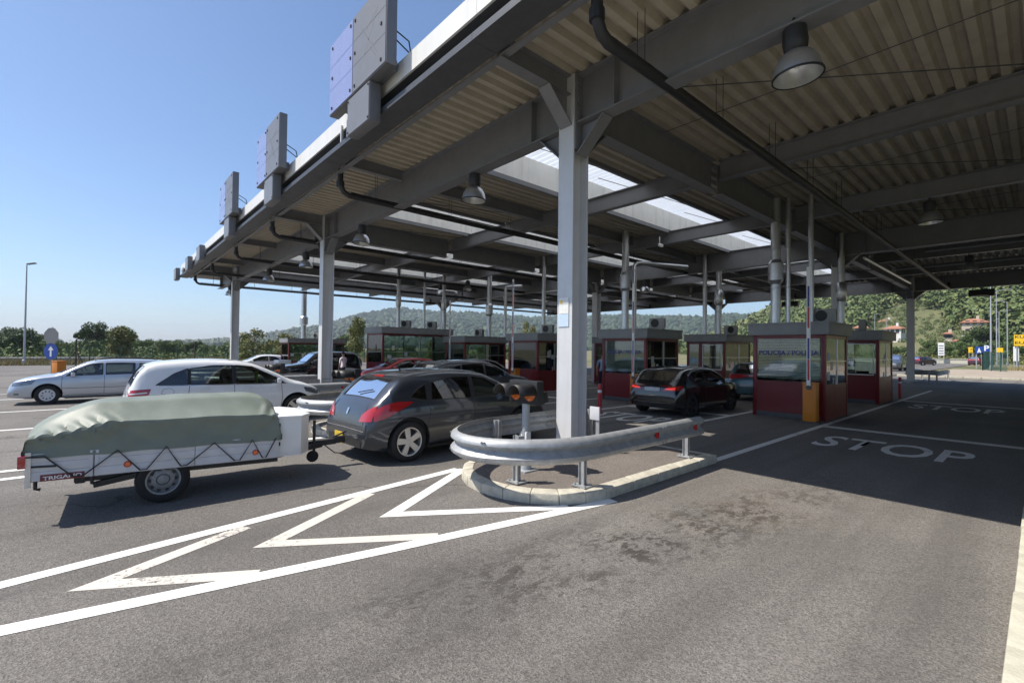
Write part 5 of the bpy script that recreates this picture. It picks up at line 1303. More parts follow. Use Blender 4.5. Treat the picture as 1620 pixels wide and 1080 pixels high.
for md in 'RL':
    c.decal('headlight', [(3.45, .70), (3.72, .66), (3.86, .64)], [(3.38, .84), (3.68, .80), (3.84, .72)], md, M_HEADL, .008); c.decal('tail_light', [(.04, .75), (.2, .77)], [(.06, 1.0), (.2, 1.02)], md, M_TAIL, .008); c.gap([(1.54, .3), (1.54, .97)], md); c.gap([(2.9, .34), (2.92, .9)], md)
c.decal('grille', [(-.3, .58), (.3, .58)], [(-.3, .68), (.3, .68)], 'F', M_BLACK, .008); c.plate('F', .44, M_WPLATE)
c.place(-22.6, 12.1, -H90)
# ---- black off-roader
sh = CarShape(4.55, 1.86, [(0, .60), (.012, .80), (.03, 1.0), (.06, 1.12), (.16, 1.45), (.28, 1.70), (.55, 1.76), (1.6, 1.79), (2.3, 1.77), (2.6, 1.70), (2.95, 1.42), (3.25, 1.17), (3.6, 1.10), (4.2, 1.0), (4.45, .86), (4.55, .62)],
              [(0, .75), (.2, 1.06), (1.5, 1.10), (3.0, 1.08), (3.6, 1.02), (4.3, .88), (4.55, .58)], floor=.30, tumble=.20)
c = Car('off_roader', sh, P_BLACK, 2.70, .85, .375, 'black off-roader parked beyond the second column', style='dark', cab=(.35, 3.2), tw=.24)
for md in 'RL':
    c.window([(.34, 1.14), (.7, 1.13), (1.1, 1.12)], [(.42, 1.55), (.7, 1.62), (1.1, 1.63)], md); c.window([(1.2, 1.12), (1.6, 1.115), (2.05, 1.11)], [(1.2, 1.63), (1.6, 1.64), (2.05, 1.64)], md); c.window([(2.14, 1.11), (2.6, 1.10), (3.0, 1.09)], [(2.14, 1.64), (2.5, 1.61), (2.86, 1.28)], md)
c.window([(.07, -.56), (.07, 0), (.07, .56)], [(.26, -.50), (.26, 0), (.26, .50)], 'T', None, 13, 8, 'rear_window'); c.window([(2.66, -.58), (2.66, 0), (2.66, .58)], [(3.14, -.66), (3.18, 0), (3.14, .66)], 'T', None, 13, 8, 'windscreen')
c.finish(); c.interior(2.2, 1.2, .75, 1.45); c.mirror(2.95, 1.12)
for md in 'RL': c.decal('headlight', [(4.05, .80), (4.34, .76)], [(4.03, .92), (4.32, .88)], md, M_HEADL, .008); c.decal('tail_light', [(.03, .80), (.16, .82)], [(.04, 1.05), (.15, 1.07)], md, M_TAIL, .008)
MB().lathe([(.30, 0), (.36, .03), (.37, .12), (.34, .19), (.002, .20)], 24, Matrix.Translation((-2.29, 0, 1.05)) @ Matrix.Rotation(-PI/2, 4, 'Y')).build('spare_wheel_cover', M_BLACK, c.root, smooth=40)
c.place(-27.7, 9.6, -H90)
SUV = c
# ---- plainer copies for the cars farther off
def car_copy(src, x, y, heading, label, paint_=None, name=None, group='cars passing the booths'):
    o = copy_tree(src.root); o.location = (x, y, gz(x)); o.rotation_euler.z = heading; o['label'] = label; o['group'] = group
    if name: o.name = name
    if paint_:
        for ch in o.children:
            if ch.type == 'MESH' and src.paint.name in [q.name for q in ch.data.materials if q]:
                key = (ch.data.name, paint_.name)
                if key not in KIDS:
                    m = ch.data.copy(); 
                    for i, q in enumerate(m.materials):
                        if q and q.name == src.paint.name: m.materials[i] = paint_
                    KIDS[key] = m
                ch.data = KIDS[key]
    return o
HATCHB = [q for q in bpy.data.objects if q.name.startswith('red_hatchback')]
class _S: pass
redsrc = _S(); redsrc.root = HATCHB[0]; redsrc.paint = P_RED
car_copy(OCT, -18.9, 14.6, H90, 'grey estate car ahead of the slate crossover', P_SLATE, 'estate_car')
car_copy(redsrc, -7.35, 20.4, H90, 'dark teal hatchback waiting beyond the black hatchback', P_TEAL, 'hatchback')
car_copy(redsrc, -43.0, 10.2, -H90, 'white hatchback beyond the farthest booth', P_WHITE, 'hatchback')
G2 = 'cars on the road beyond the canopy'
car_copy(CROSS, -20.0, 86, H90, 'silver car standing beyond the far column, left of the black van', P_SILVER, 'crossover', G2)
car_copy(SUV, -10.9, 66, -H90, 'dark van-like car driving towards the far column', P_SLATE, 'off_roader', G2)
car_copy(redsrc, -13.2, 104, H90-.5, 'dark maroon car crossing the sunlit far road', P_MAROON, 'hatchback', G2)
car_copy(redsrc, -7.2, 112, H90-.2, 'dark maroon car beside the camping sign', P_MAROON, 'hatchback', G2)
car_copy(OCT, -26.0, 112, H90, 'blue grey estate parked far behind the last booth', P_TEAL, 'estate_car', G2)
car_copy(redsrc, -14.5, 88, -H90, 'dark hatchback following the van-like car', P_SLATE, 'hatchback', G2)
# ---------------------------------------------------------------- the covered trailer
tr = empty('trailer', (-7.50, 0.64, 0), PI/2-.030, 'white box trailer with green tarpaulin cover hitched to the grey hatchback', 'trailer')
pit = .030                                           # nose-down pitch
def tz(x, z): return z - pit*x
X0, X1, HW = -1.13, 1.24, .66
def tpt(x, y, z): return (x, y, tz(x, z))
class TB(MB):
    pass
def tbox(mb, x0, x1, y0, y1, z0, z1):
    return mb.add([tpt(x0,y0,z0),tpt(x1,y0,z0),tpt(x1,y1,z0),tpt(x0,y1,z0),tpt(x0,y0,z1),tpt(x1,y0,z1),tpt(x1,y1,z1),tpt(x0,y1,z1)], [(0,3,2,1),(4,5,6,7),(0,1,5,4),(1,2,6,5),(2,3,7,6),(3,0,4,7)])
ZB, ZT = .405, .685
for s in (-1, 1):
    for x0, x1 in ((X0+.015, -.62), (-.612, .30), (.306, X1)):
        for k in range(3):
            z0 = ZB+k*.094; tbox(MB(), x0, x1, min(s*HW, s*(HW-.025)), max(s*HW, s*(HW-.025)), z0+.001, z0+.0932).build('side_plank', M_PLANK, tr, bevel=.0022)
    tbox(MB(), X0-.012, X0+.03, min(s*(HW+.012), s*(HW-.03)), max(s*(HW+.012), s*(HW-.03)), ZB-.06, ZT+.02).build('corner_post', M_ALU, tr)
    for xx in (-.65, -.60): tbox(MB(), xx, xx+.022, min(s*(HW+.006), s*HW), max(s*(HW+.006), s*HW), ZB, ZT).build('hinge_strip', M_PLANK, tr)
for k in range(3): z0 = ZB+k*.094; tbox(MB(), X0, X0+.024, -HW+.03, HW-.03, z0+.002, z0+.091).build('tail_plank', M_PLANK, tr, bevel=.004)
tbox(MB(), X1-.03, X1, -HW+.03, HW-.03, ZB, ZT).build('front_board', M_PLANK, tr)
tbox(MB(), X0+.03, X1-.03, -HW+.03, HW-.03, ZB-.01, ZB+.015).build('floor', M_SIGNGREY, tr)
ch = MB()
for s in (-1, 1): tbox(ch, X0+.35, X1+.02, s*.50-.03, s*.50+.03, ZB-.08, ZB-.012)
tbox(ch, -.06, .06, -.56, .56, .22, .30); tbox(ch, X0+.36, X0+.44, -.55, .55, ZB-.09, ZB-.02)
ch.build('chassis', M_BLACK, tr)
MB().bar(tpt(-.62, -.56, ZB-.12), tpt(-.02, -.56, ZB-.02), .05, .06).build('prop_stand', M_BLACK, tr)
# tarpaulin: draped grid with creases
rnd = random.Random(3)
from mathutils import noise as mnoise
prof = pchip([(-1.17, .70), (-1.16, .86), (-1.12, .91), (-.95, 1.03), (-.76, 1.12), (-.58, 1.17), (-.2, 1.19), (.3, 1.215), (.8, 1.225), (1.08, 1.20), (1.20, 1.13), (1.255, 1.03), (1.275, .70)])
edge = pchip([(-1.17, .69), (-1.155, .82), (-1.10, .855), (-.85, .885), (-.65, .93), (-.50, .97), (.4, .985), (1.1, .985), (1.22, .94), (1.275, .69)])
rows = []
NX, NV = 120, 64
def ridge(p): return (1-abs(mnoise.noise(p)))**4
for i in range(NX+1):
    x = -1.17 + 2.445*i/NX; zt = prof(x); ze = min(edge(x), zt-.01); row = []
    base = ZT-.045+.018*mnoise.noise(Vector((x*3, 5, 1)))
    for j in range(NV+1):
        v = j/NV*2-1; s = 1 if v > 0 else -1; a = abs(v); hw = HW+.018
        if a >= .70:                                  # hanging side
            t = (a-.70)/.30; y = hw - .012*math.sin(PI*t) - .006; z = ze*(1-t)+base*t
        elif a >= .38:                                # taut slope up to the load
            t = (a-.38)/.32; y = .30+(hw-.006-.30)*t; z = (zt-.012)*(1-t)+ze*t - .022*math.sin(PI*t)
        else: t = 0; y = .30*a/.38; z = zt-.012*(a/.38)**2
        side = smooth01((a-.66)/.10); lowfix = smooth01((1.0-a)/.12)
        n1 = mnoise.noise(Vector((x*2.0, v*2.0, .3)))*.012; n2 = mnoise.noise(Vector((x*6+z*3, v*3, 4.1)))*.005
        crease = (ridge(Vector((x*1.5+z*2.2, 1.7*s, 3.0)))*.022 + ridge(Vector((x*2.6-z*3.4, 3.1*s, 8.0)))*.016)*side*lowfix
        fold = 0.0
        k = smooth01((-.30-x)/.25)*smooth01((a-.45)/.2)*smooth01((.88-a)/.14)
        if k > 0: fold = .030*k*(abs(math.sin((x*.8+z*1.4)*22+1.2*s))**.6*2-1)
        k2 = smooth01((x-.95)/.2)*smooth01((a-.4)/.2)*smooth01((.9-a)/.2)
        if k2 > 0: fold += .022*k2*math.sin((x*1.2-z*1.2)*30)
        row.append((x, s*(y - crease + n2 + fold*.6*side), tz(x, z + (n1+n2)*(1-side) + fold*.8*(1-side))))
    rows.append(row)
MB().grid(rows).build('tarpaulin', M_TARP, tr, smooth=32)
# front and rear closing skirts
for x, f in ((-1.172, 1), (1.277, -1)):
    sk = [[(x, y*(HW+.018), tz(x, z)) for y in (-1, -.5, 0, .5, 1)] for z in (ZT-.04, .72)]
    MB().grid(sk).build('tarpaulin_flap', M_TARP, tr)
# bungee cord zig-zag on both sides
for s in (-1, 1):
    zz = [(-1.14, .655), (-.98, .655), (-.72, ZB+.01), (-.62, ZB+.005), (-.28, .655), (-.02, ZB+.02), (.04, ZB+.02), (.24, .655), (.42, ZB+.02), (.50, ZB+.02), (.78, .66), (.97, ZB+.02), (1.03, ZB+.02), (1.17, .66)]
    zz = [(-1.15, .66), (-1.0, .66), (-.78, ZB+.02), (-.70, ZB+.02), (-.42, .668), (-.22, ZB+.02), (-.16, ZB+.02), (.02, .668), (.16, ZB+.02), (.22, ZB+.02), (.50, .668), (.72, ZB+.02), (.78, ZB+.02), (.92, .668), (1.04, ZB+.02), (1.08, ZB+.02), (1.2, .668)]
    MB().tube([(x, s*(HW+.024), tz(x, z)) for x, z in zz], .0075, 6).build('bungee_cord', M_BLACK, tr)
    for x in (-.10+.02, .98-.0): pass
    for x in (-.33, .96):
        q = MB().lathe([(.027, 0), (.025, .012), (.001, .016)], 16, Matrix.Translation((x, s*(HW+.002), tz(x, .50))) @ Matrix.Rotation(-s*PI/2, 4, 'X')).build('side_reflector', M_ORLENS, tr, smooth=40)
        MB().lathe([(.036, 0), (.036, .005)], 16, Matrix.Translation((x, s*(HW+.001), tz(x, .50))) @ Matrix.Rotation(-s*PI/2, 4, 'X')).build('reflector_rim', M_BOOMRED, q)
    tbox(MB(), X0-.065, X0-.005, min(s*(HW-.03), s*(HW+.05)), max(s*(HW-.03), s*(HW+.05)), .55, .68).build('tail_light', M_TAIL, tr, bevel=.01)
    MB().bar(tpt(X0-.05, s*HW, .56), tpt(X0+.22, s*(HW+.01), .55), .012, .02).build('lamp_bracket', M_BLACK, tr)
    add_wheel(tr, 0, s*(HW-.115), .268, .165, 'steel', s)
    for x in (X0+.06, X0+.50):
        MB().tube([tpt(x, s*.60, ZB), tpt(x, s*.60, ZB-.09), tpt(x+.04, s*.60, ZB-.10)], .017, 6).build('tie_hook', M_BLACK, tr)
# maker's plate
for s in (-1, 1):
    p = tbox(MB(), X0+.10, X0+.44, min(s*(HW+.001), s*(HW+.006)), max(s*(HW+.001), s*(HW+.006)), ZB-.005, ZB+.062).build('maker_plate', mat('dark red plate', (0.16, 0.02, 0.03), .4), tr)
    lettering(p, 'TRIGANO', .30, .038, (X0+.27, s*(HW+.0075), tz(X0+.27, ZB+.028)), M_WHITE, 'x') if s < 0 else None
# aluminium tool box on the drawbar
b = [(X1+.005, -.60), (X1+.30, -.60), (X1+.47, -.36), (X1+.47, .36), (X1+.30, .60), (X1+.005, .60)]
MB().prism(b, .40, .905, lambda u, v, t: tpt(u, v, t)).build('tool_box', M_WHITE, tr, bevel=.006, fix=True)
b2 = [(X1+.004, -.612), (X1+.306, -.612), (X1+.482, -.368), (X1+.482, .368), (X1+.306, .612), (X1+.004, .612)]
MB().prism(b2, .906, .945, lambda u, v, t: tpt(u, v, t)).build('tool_box_lid', M_WHITE, tr, bevel=.008, fix=True)
for z in (.55, .80): tbox(MB(), X1+.004, X1+.03, -.616, -.601, z, z+.05).build('hinge', M_BLACK, tr)
# drawbar, coupling, jockey wheel
d = MB(); d.bar(tpt(X1-.1, -.42, .37), tpt(X1+.75, -.05, .41), .06, .07); d.bar(tpt(X1-.1, .42, .37), tpt(X1+.75, .05, .41), .06, .07); d.bar(tpt(X1+.62, 0, .42), tpt(X1+.98, 0, .44), .08, .08); d.build('drawbar', M_BLACK, tr)
MB().obox(tpt(X1+1.04, 0, .46), (.17, .09, .10)).bar(tpt(X1+.94, 0, .50), tpt(X1+1.16, 0, .58), .025, .025).build('coupling', M_BLACK, tr, bevel=.012)
MB().tube([tpt(X1+.62, -.13, .26), tpt(X1+.62, -.13, .80)], .022, 8).build('jockey_post', M_BLACK, tr)
MB().lathe([(.075, -.03), (.085, -.015), (.085, .015), (.075, .03)], 16, Matrix.Translation(tpt(X1+.60, -.13, .26)) @ Matrix.Rotation(PI/2, 4, 'X')).build('jockey_wheel', M_RUBBER, tr, smooth=40)
MB().tube([tpt(X1+.80, -.03, .40), tpt(X1+.95, -.08, .27), tpt(X1+1.10, -.10, .25), tpt(X1+1.24, -.14, .34)], .008, 6).build('cable', M_BLACK, tr, smooth=60)
# ---------------------------------------------------------------- background: hills, trees, houses, lamps, signs
from mathutils import noise as mnoise
def ray(px, py): return Rv*((px-810)/742.4) - Uv*((py-540)/742.4) + Fv
def at_x(px, py, X): d = ray(px, py); t = X/d.x; return Vector((X, d.y*t, CAM_H+d.z*t))
def at_y(px, py, Y): d = ray(px, py); t = Y/d.y; return Vector((d.x*t, Y, CAM_H+d.z*t))
def fbm(x, y, s=1.0): return mnoise.fractal(Vector((x*s, y*s, 0.7)), 0.9, 2.1, 4)
far_f = pchip([(-80, .9), (10, 1.0), (26, .92), (34, .95), (45, .90), (56, 1.0), (62, 1.06), (66, .92), (70, .62), (74, .40), (79, .16), (86, .03), (110, 0)])
near_f = pchip([(-80, 1.0), (-10, 1.05), (2, 1.0), (8, .80), (13, .56), (18, .38), (22, .20), (27, .06), (32, 0), (110, 0)])
def hill_h(x, y):
    r = math.hypot(x, y); az = math.degrees(math.atan2(-x, y))
    if r < 60: return -1.0
    a = 104*far_f(az)*smooth01((r-760)/760) if -80 < az < 110 else 0
    b = 118*near_f(az)*smooth01((r-135)/430) if -80 < az < 110 else 0
    h = max(a, b)
    return h + fbm(x, y, .004)*h*.16 + fbm(x, y, .02)*min(h*.10, 4) - 1.2
az_l = np.linspace(-50, 92, 150); r_l = [120, 165, 195, 225, 255, 285, 315, 345, 380, 415, 455, 500, 550, 610, 680, 760, 850, 950, 1050, 1150, 1250, 1350, 1450, 1550, 1700, 2000]
rows = []
for r_ in r_l:
    row = []
    for a_ in az_l:
        x, y = -r_*math.sin(rad(a_)), r_*math.cos(rad(a_)); row.append((x, y, hill_h(x, y)))
    rows.append(row)
M_HILL = mat('scrubby hillside', (0.075, 0.095, 0.035), .95, 0, (.02, .3, (0.20, 0.18, 0.085)))
hl = MB().grid(rows).build('hills', M_HILL, None, smooth=80); tag(hl, 'wooded hills rising behind the toll plaza', 'hills', kind='structure')
# forest crowns on the hills, one mass per hillside
def ico(sub):
    bm = bmesh.new(); bmesh.ops.create_icosphere(bm, subdivisions=sub, radius=1.0); v = [x.co.copy() for x in bm.verts]; f = [tuple(q.index for q in p.verts) for p in bm.faces]; bm.free(); return v, f
ICO = {1: ico(1), 2: ico(2), 3: ico(3)}
def crown(mb_v, mb_f, c, rx, rz, sub, rnd, amp=.32):
    v, f = ICO[sub]; n0 = len(mb_v); s = Vector((rnd.uniform(-50, 50), rnd.uniform(-50, 50), rnd.uniform(-50, 50)))
    for p in v:
        k = 1 + amp*mnoise.noise(p*1.9+s) + amp*.7*mnoise.noise(p*4.3+s) + rnd.uniform(-.09, .09)
        q = p*k; mb_v.append((c[0]+q.x*rx, c[1]+q.y*rx, c[2]+q.z*rz))
    mb_f += [tuple(i+n0 for i in t) for t in f]
def forest(n, r0, r1, a0, a1, rad_, sub, name, label, seed, dens=None, m=None):
    """sub 0: crowns of loose leaf-clump faces, otherwise lumpy crowns"""
    rnd = random.Random(seed); vv, ff = [], []
    for k in range(n):
        r_ = math.sqrt(rnd.uniform(r0*r0, r1*r1)); a_ = rnd.uniform(a0, a1); x, y = -r_*math.sin(rad(a_)), r_*math.cos(rad(a_))
        h = hill_h(x, y)
        if h < .2: continue
        f = dens(x, y, a_, r_) if dens else 1.0
        if f <= 0: continue
        s = rad_*f*rnd.uniform(.6, 1.35)
        if sub: crown(vv, ff, (x, y, h+s*.5), s, s*rnd.uniform(.85, 1.3), sub, rnd); continue
        zz = s*rnd.uniform(.9, 1.35); nl = 62 if r_ < 400 else 44
        for i in range(nl):
            d = Vector((rnd.gauss(0, 1), rnd.gauss(0, 1), rnd.gauss(.25, .9))).normalized()
            lump = 1+.30*mnoise.noise(Vector((d.x*2+x, d.y*2+y, d.z*2)))
            q = Vector((x+d.x*s*lump*rnd.uniform(.75, 1.05), y+d.y*s*lump*rnd.uniform(.75, 1.05), h+zz*.85+d.z*zz*lump))
            n_ = (d+Vector((rnd.gauss(0, .45), rnd.gauss(0, .45), rnd.gauss(.1, .45)))).normalized(); u = n_.orthogonal().normalized(); u.rotate(Matrix.Rotation(rnd.uniform(0, 6.28), 3, n_)); w = n_.cross(u); e = s*(rnd.uniform(.15, .32) if nl > 50 else rnd.uniform(.24, .44))
            b0 = len(vv); vv += [q-u*e, q+w*e*.8, q+u*e, q-w*e*.8]; ff.append((b0, b0+1, b0+2, b0+3))
    me = bpy.data.meshes.new(name); me.from_pydata([tuple(p) for p in vv], [], ff); me.materials.append(m or M_FOREST); o = link(name, me); tag(o, label, 'forest', kind='stuff')
HOUSE_SPOTS = []
def dens_near(x, y, a_, r_):
    for hx, hy, hr in HOUSE_SPOTS:
        if math.hypot(x-hx, y-hy) < hr: return 0
        # keep the view line to each house open
        L = math.hypot(hx, hy); t = (x*hx+y*hy)/(L*L)
        if .6 < t < 1 and abs(x*hy-y*hx)/L < 7.5: return (.30 if t > .8 else 0)
    bare = fbm(x, y, .013)
    if a_ > 7 and r_ > 300 and bare > .20: return .45 if bare < .4 else 0       # dry clearing on the shoulder of the hill
    return .6 if r_ < 200 else 1.0
# houses below the hill
def house(px0, px1, pyb, depth_y, label, wall, two=True, rz=0.0, hh=5.6):
    a = at_y(px0, pyb, depth_y); b = at_y(px1, pyb, depth_y); w = abs(b.x-a.x); c = (a+b)/2; base = hill_h(c.x, c.y+3)
    z0 = c.z
    HOUSE_SPOTS.append((c.x, c.y, w*.85))
    r = empty('house', (c.x, c.y, z0), rz, label, 'house', 'houses below the wooded hill'); d = w*.75
    MB().box(-w/2, w/2, 0, d, -3, hh).build('wall', wall, r)
    e = .5; rf = MB(); z1 = hh+w*.20
    rf.add([(-w/2-e, -e, hh-.1), (w/2+e, -e, hh-.1), (w/2+e, d+e, hh-.1), (-w/2-e, d+e, hh-.1), (-w*.22, d/2, z1), (w*.22, d/2, z1), (-w/2-e, -e, hh-.35), (w/2+e, -e, hh-.35), (w/2+e, d+e, hh-.35), (-w/2-e, d+e, hh-.35)],
           [(0, 1, 5, 4), (2, 3, 4, 5), (3, 0, 4), (1, 2, 5), (6, 7, 1, 0), (7, 8, 2, 1), (8, 9, 3, 2), (9, 6, 0, 3), (9, 8, 7, 6)])
    ro = rf.build('roof', M_ROOFT, r, fix=True); MB().box(w*.1, w*.1+.7, d*.4, d*.4+.7, hh, z1+.9).build('chimney', wall, ro)
    for zz in ([1.0, 3.7] if two else [1.1]):
        for k in range(3):
            x = -w/2+w*(.2+.3*k); o = MB().box(x-.5, x+.5, -.04, .02, zz, zz+1.3).build('window', M_WINDARK, r); MB().box(x-.62, x+.62, -.10, -.042, zz-.12, zz).build('sill', wall, o)
    for k in range(2):
        y = d*(.3+.4*k)
        for s in (-1, 1): MB().box(s*w/2-.04, s*w/2+.04, y-.5, y+.5, 3.6 if two else 1.1, 4.9 if two else 2.4).build('window', M_WINDARK, r)
house(1523, 1562, 531, 215, 'salmon walled house with red tiled roof right of the far column', M_PLASTER, True, .18, 4.6)
house(1447, 1482, 519, 250, 'long low house with terracotta roof just behind the far column', M_PLASTERP, False, -.1, 2.8)
house(1390, 1414, 520, 250, 'white house with terracotta roof left of the far column', M_PLASTERW, False, .1, 3.0)
house(1418, 1434, 521, 275, 'small terracotta roofed house touching the far column', M_PLASTERP, False, 0, 3.0)
house(1398, 1426, 532, 205, 'white gabled house partly hidden under the trees left of the far column', M_PLASTERW, False, -.2, 2.8)
house(1352, 1372, 530, 205, 'terracotta roofed house seen above the second near booth', M_PLASTERP, False, .1, 2.8)
house(1510, 1528, 552, 178, 'white single storey building below the salmon house', M_PLASTERW, False, 0, 2.4)
house(1556, 1576, 545, 190, 'pink walled house behind the road lamps', M_PLASTERP, False, .1, 3.0)
house(1494, 1506, 540, 200, 'small pale house half hidden right of the far column', M_PLASTER, False, .2, 2.6)
forest(8600, 150, 400, -6, 31, 2.5, 0, 'near_forest', 'dense green wood covering the near hillside', 11, dens_near)
forest(5200, 400, 780, -5, 34, 4.4, 0, 'upper_forest', 'dense green wood on the upper near hillside', 12, dens_near)
forest(9000, 760, 1560, 18, 84, 6.0, 1, 'ridge_forest', 'bluish green wood covering the long far ridge', 13, None, M_RIDGE)

# ---- broad-leaved trees with real leaf faces
def tree_protos():
    protos = []
    for k, (lm, shape, nleaf, ls) in enumerate(((M_LEAF, 'round', 6500, .25), (M_LEAFY, 'oval', 5200, .24), (M_LEAFD, 'round', 7000, .26), (M_LEAF, 'low', 6500, .25), (M_LEAFY, 'open', 3000, .22))):
        rnd = random.Random(40+k); root = None
        # unit tree: height about 6
        tr_ = MB(); trunk_top = 2.2; tr_.tube([(0, 0, -.3), (.05, .02, .8), (.0, .06, 1.6), (.08, .0, 2.6), (.05, .05, 3.8)], [.17, .14, .11, .085, .03], 8)
        blobs = []
        nb = 26 if shape != 'open' else 16
        for i in range(nb):
            a = rnd.uniform(0, 2*PI); zz = rnd.uniform(1.5, 5.3) if shape != 'low' else rnd.uniform(.8, 4.2); prof_ = math.sin(PI*min(1, max(0, (zz-.7)/5.2)))
            rr = (1.5 if shape == 'oval' else 2.1)*prof_*math.sqrt(rnd.uniform(.15, 1)); p = Vector((rr*math.cos(a), rr*math.sin(a), zz)); blobs.append((p, rnd.uniform(.55, 1.05)))
            st = Vector((.03, .03, min(3.4, max(1.0, zz-1.2)))); tr_.tube([st, (st+p)/2+Vector((0, 0, .12)), p], [.06, .04, .015], 5)
        vv, ff = [], []
        for i in range(nleaf):
            p, br = rnd.choice(blobs); d = Vector((rnd.gauss(0, 1), rnd.gauss(0, 1), rnd.gauss(0, .85))); d.normalize(); q = p + d*br*(rnd.uniform(.35, 1.08)**.6)
            n = (d + Vector((rnd.gauss(0, .6), rnd.gauss(0, .6), rnd.gauss(0, .6)))).normalized(); u = n.orthogonal().normalized(); u.rotate(Matrix.Rotation(rnd.uniform(0, 6.28), 3, n)); w = n.cross(u); s = ls*rnd.uniform(.6, 1.3)
            b0 = len(vv); vv += [q-u*s*.6, q+w*s*.34, q+u*s*.6, q-w*s*.34]; ff.append((b0, b0+1, b0+2, b0+3))
        cm = MB().add(vv, ff).mesh('crown', lm); tm = tr_.mesh('trunk', M_BARK, smooth=60)
        protos.append((tm, cm))
    return protos
TP = tree_protos()
def tree(k, x, y, h, label, rz=0, sx=1.0, group='trees beyond the apron', name='tree'):
    r = empty(name, (x, y, gz(x)-.05), rz, label, 'tree', group); s = h/6.0; r.scale = (s*sx, s*sx, s)
    link('trunk', TP[k][0], r); link('crown', TP[k][1], r); return r
rt = random.Random(5)
def tree_px(k, px, ptop, X, label, sx=1.0, **q):
    p = at_x(px, ptop, X); tree(k, p.x, p.y, max(2.2, (p.z-gz(X))*.98), label, rt.uniform(0, 6), sx, **q)
# the individual trees one can pick out
tree_px(2, 152, 507, -96, 'dark round-headed tree standing tallest behind the apron', 1.15)
tree_px(1, 193, 512, -74, 'brownish green tree just behind the guard rail end', 1.2)
tree_px(4, 402, 515, -54, 'young yellowish tree right of the third column', 1.15)
tree_px(1, 566, 497, -58, 'tall slim yellow-green tree right of the second column', .62)
tree_px(2, 540, 528, -62, 'small dark tree right of the second column', 1.2)
tree_px(1, 692, 526, -50, 'yellow-green tree behind the back column', .9)
tree_px(4, 835, 503, -52, 'slim yellowish tree above the booth left of the lit column', .6)
tree_px(0, 806, 546, -56, 'low green tree between two booths', 1.4)
tree_px(1, 450, 524, -66, 'yellow-green tree behind the farthest booth', 1.0)
row_lab = ['green tree in the continuous row behind the apron', 'dark green tree in the continuous row behind the apron']
def row_label(px, k):
    near = 'behind the lone road lamp' if px < 70 else 'behind the blue arrow sign' if px < 115 else 'between the arrow sign and the tallest tree' if px < 150 else 'behind the guard rail end' if px < 215 else 'between the guard rail and the display boxes' if px < 290 else 'left of the third column' if px < 362 else 'right of the third column' if px < 430 else 'behind the farthest booth' if px < 500 else 'right of the second column'
    return ('dark green' if k == 2 else 'low bushy green' if k == 3 else 'mid green round')+' tree in the row, '+near
for i in range(46):
    X = rt.uniform(-118, -92); px = -30 + i*13.0 + rt.uniform(-6, 6); k = rt.choice((0, 2, 3, 3)); top = (528 if px < 60 else 536) + rt.uniform(-9, 8) - (6 if px < 45 else 0)
    tree_px(k, px, top, X, row_label(px, k), 1.25, group='trees of the row behind the apron')
for i in range(12):
    px = 600 + i*26 + rt.uniform(-8, 8); X = rt.uniform(-110, -84); tree_px(rt.choice((0, 3)), px, 548 + rt.uniform(-7, 5), X, 'leafy tree of the low row, '+('above the red hatchback' if px < 660 else 'beside the back column' if px < 720 else 'above the slate crossover' if px < 800 else 'left of the lit column' if px < 880 else 'right of the lit column'), 1.5, group='low trees seen between the booths')
# conifers and shrubs near the right-hand signs
for px, top, Y, k, l in ((1558, 512, 150, 2, 'dark conifer-like tree behind the road lamps'), (1600, 528, 145, 0, 'green tree behind the yellow sign'), (1530, 528, 160, 0, 'green tree below the salmon house'), (1500, 538, 170, 3, 'green tree left of the camping sign'),
                          (1470, 536, 165, 0, 'green tree right of the far column'), (1425, 540, 150, 3, 'green tree left of the far column'), (1392, 545, 140, 0, 'green tree beyond the second near booth'), (1575, 540, 170, 3, 'bushy tree behind the yellow panels'),
                          (1240, 520, 150, 2, 'dark tree above the lettered booth roof'), (1200, 525, 130, 0, 'green tree between the middle booths'), (1060, 530, 130, 3, 'green tree over the booth behind the black hatchback'), (960, 536, 120, 0, 'green tree right of the lit column')):
    p = at_y(px, top, Y); tree(k, p.x, p.y, max(3, p.z), l, rt.uniform(0, 6), 1.1, 'trees beyond the canopy')
# undergrowth and dry grass along the edge of the apron
def undergrowth(name, label, x0, x1, y0, y1, n, hmin, hmax, m, seed, blade=False):
    rnd = random.Random(seed); vv, ff = [], []
    for i in range(n):
        x, y = rnd.uniform(x0, x1), rnd.uniform(y0, y1); g0 = max(0, fbm(x, y, .12)+.45); H = rnd.uniform(hmin, hmax)*(.4+g0); b = Vector((x, y, gz(x)-.06))
        if blade:
            for _ in range(3):
                a = rnd.uniform(0, 6.28); u = Vector((math.cos(a), math.sin(a), 0))*rnd.uniform(.03, .07); t = b+Vector((rnd.uniform(-.2, .2), rnd.uniform(-.2, .2), H)); q = len(vv); vv += [b-u, b+u, t]; ff.append((q, q+1, q+2))
        else:
            p = b+Vector((0, 0, rnd.uniform(0, H))); nn = Vector((rnd.gauss(0, 1), rnd.gauss(0, 1), rnd.gauss(.4, 1))).normalized(); u = nn.orthogonal().normalized()*rnd.uniform(.12, .24); w = nn.cross(u)*.7; q = len(vv); vv += [p-u, p+w, p+u, p-w]; ff.append((q, q+1, q+2, q+3))
    me = bpy.data.meshes.new(name); me.from_pydata([tuple(p) for p in vv], [], ff); me.materials.append(m); tag(link(name, me), label, 'vegetation', kind='stuff')
M_DRY = leaf_mat('dry grass', (0.20, 0.16, 0.075), (0.29, 0.23, 0.11), (0.36, 0.30, 0.15))
undergrowth('dry_grass', 'straw coloured grass along the apron edge', -80, -68.6, -25, 45, 16000, .25, .7, M_DRY, 21, True)
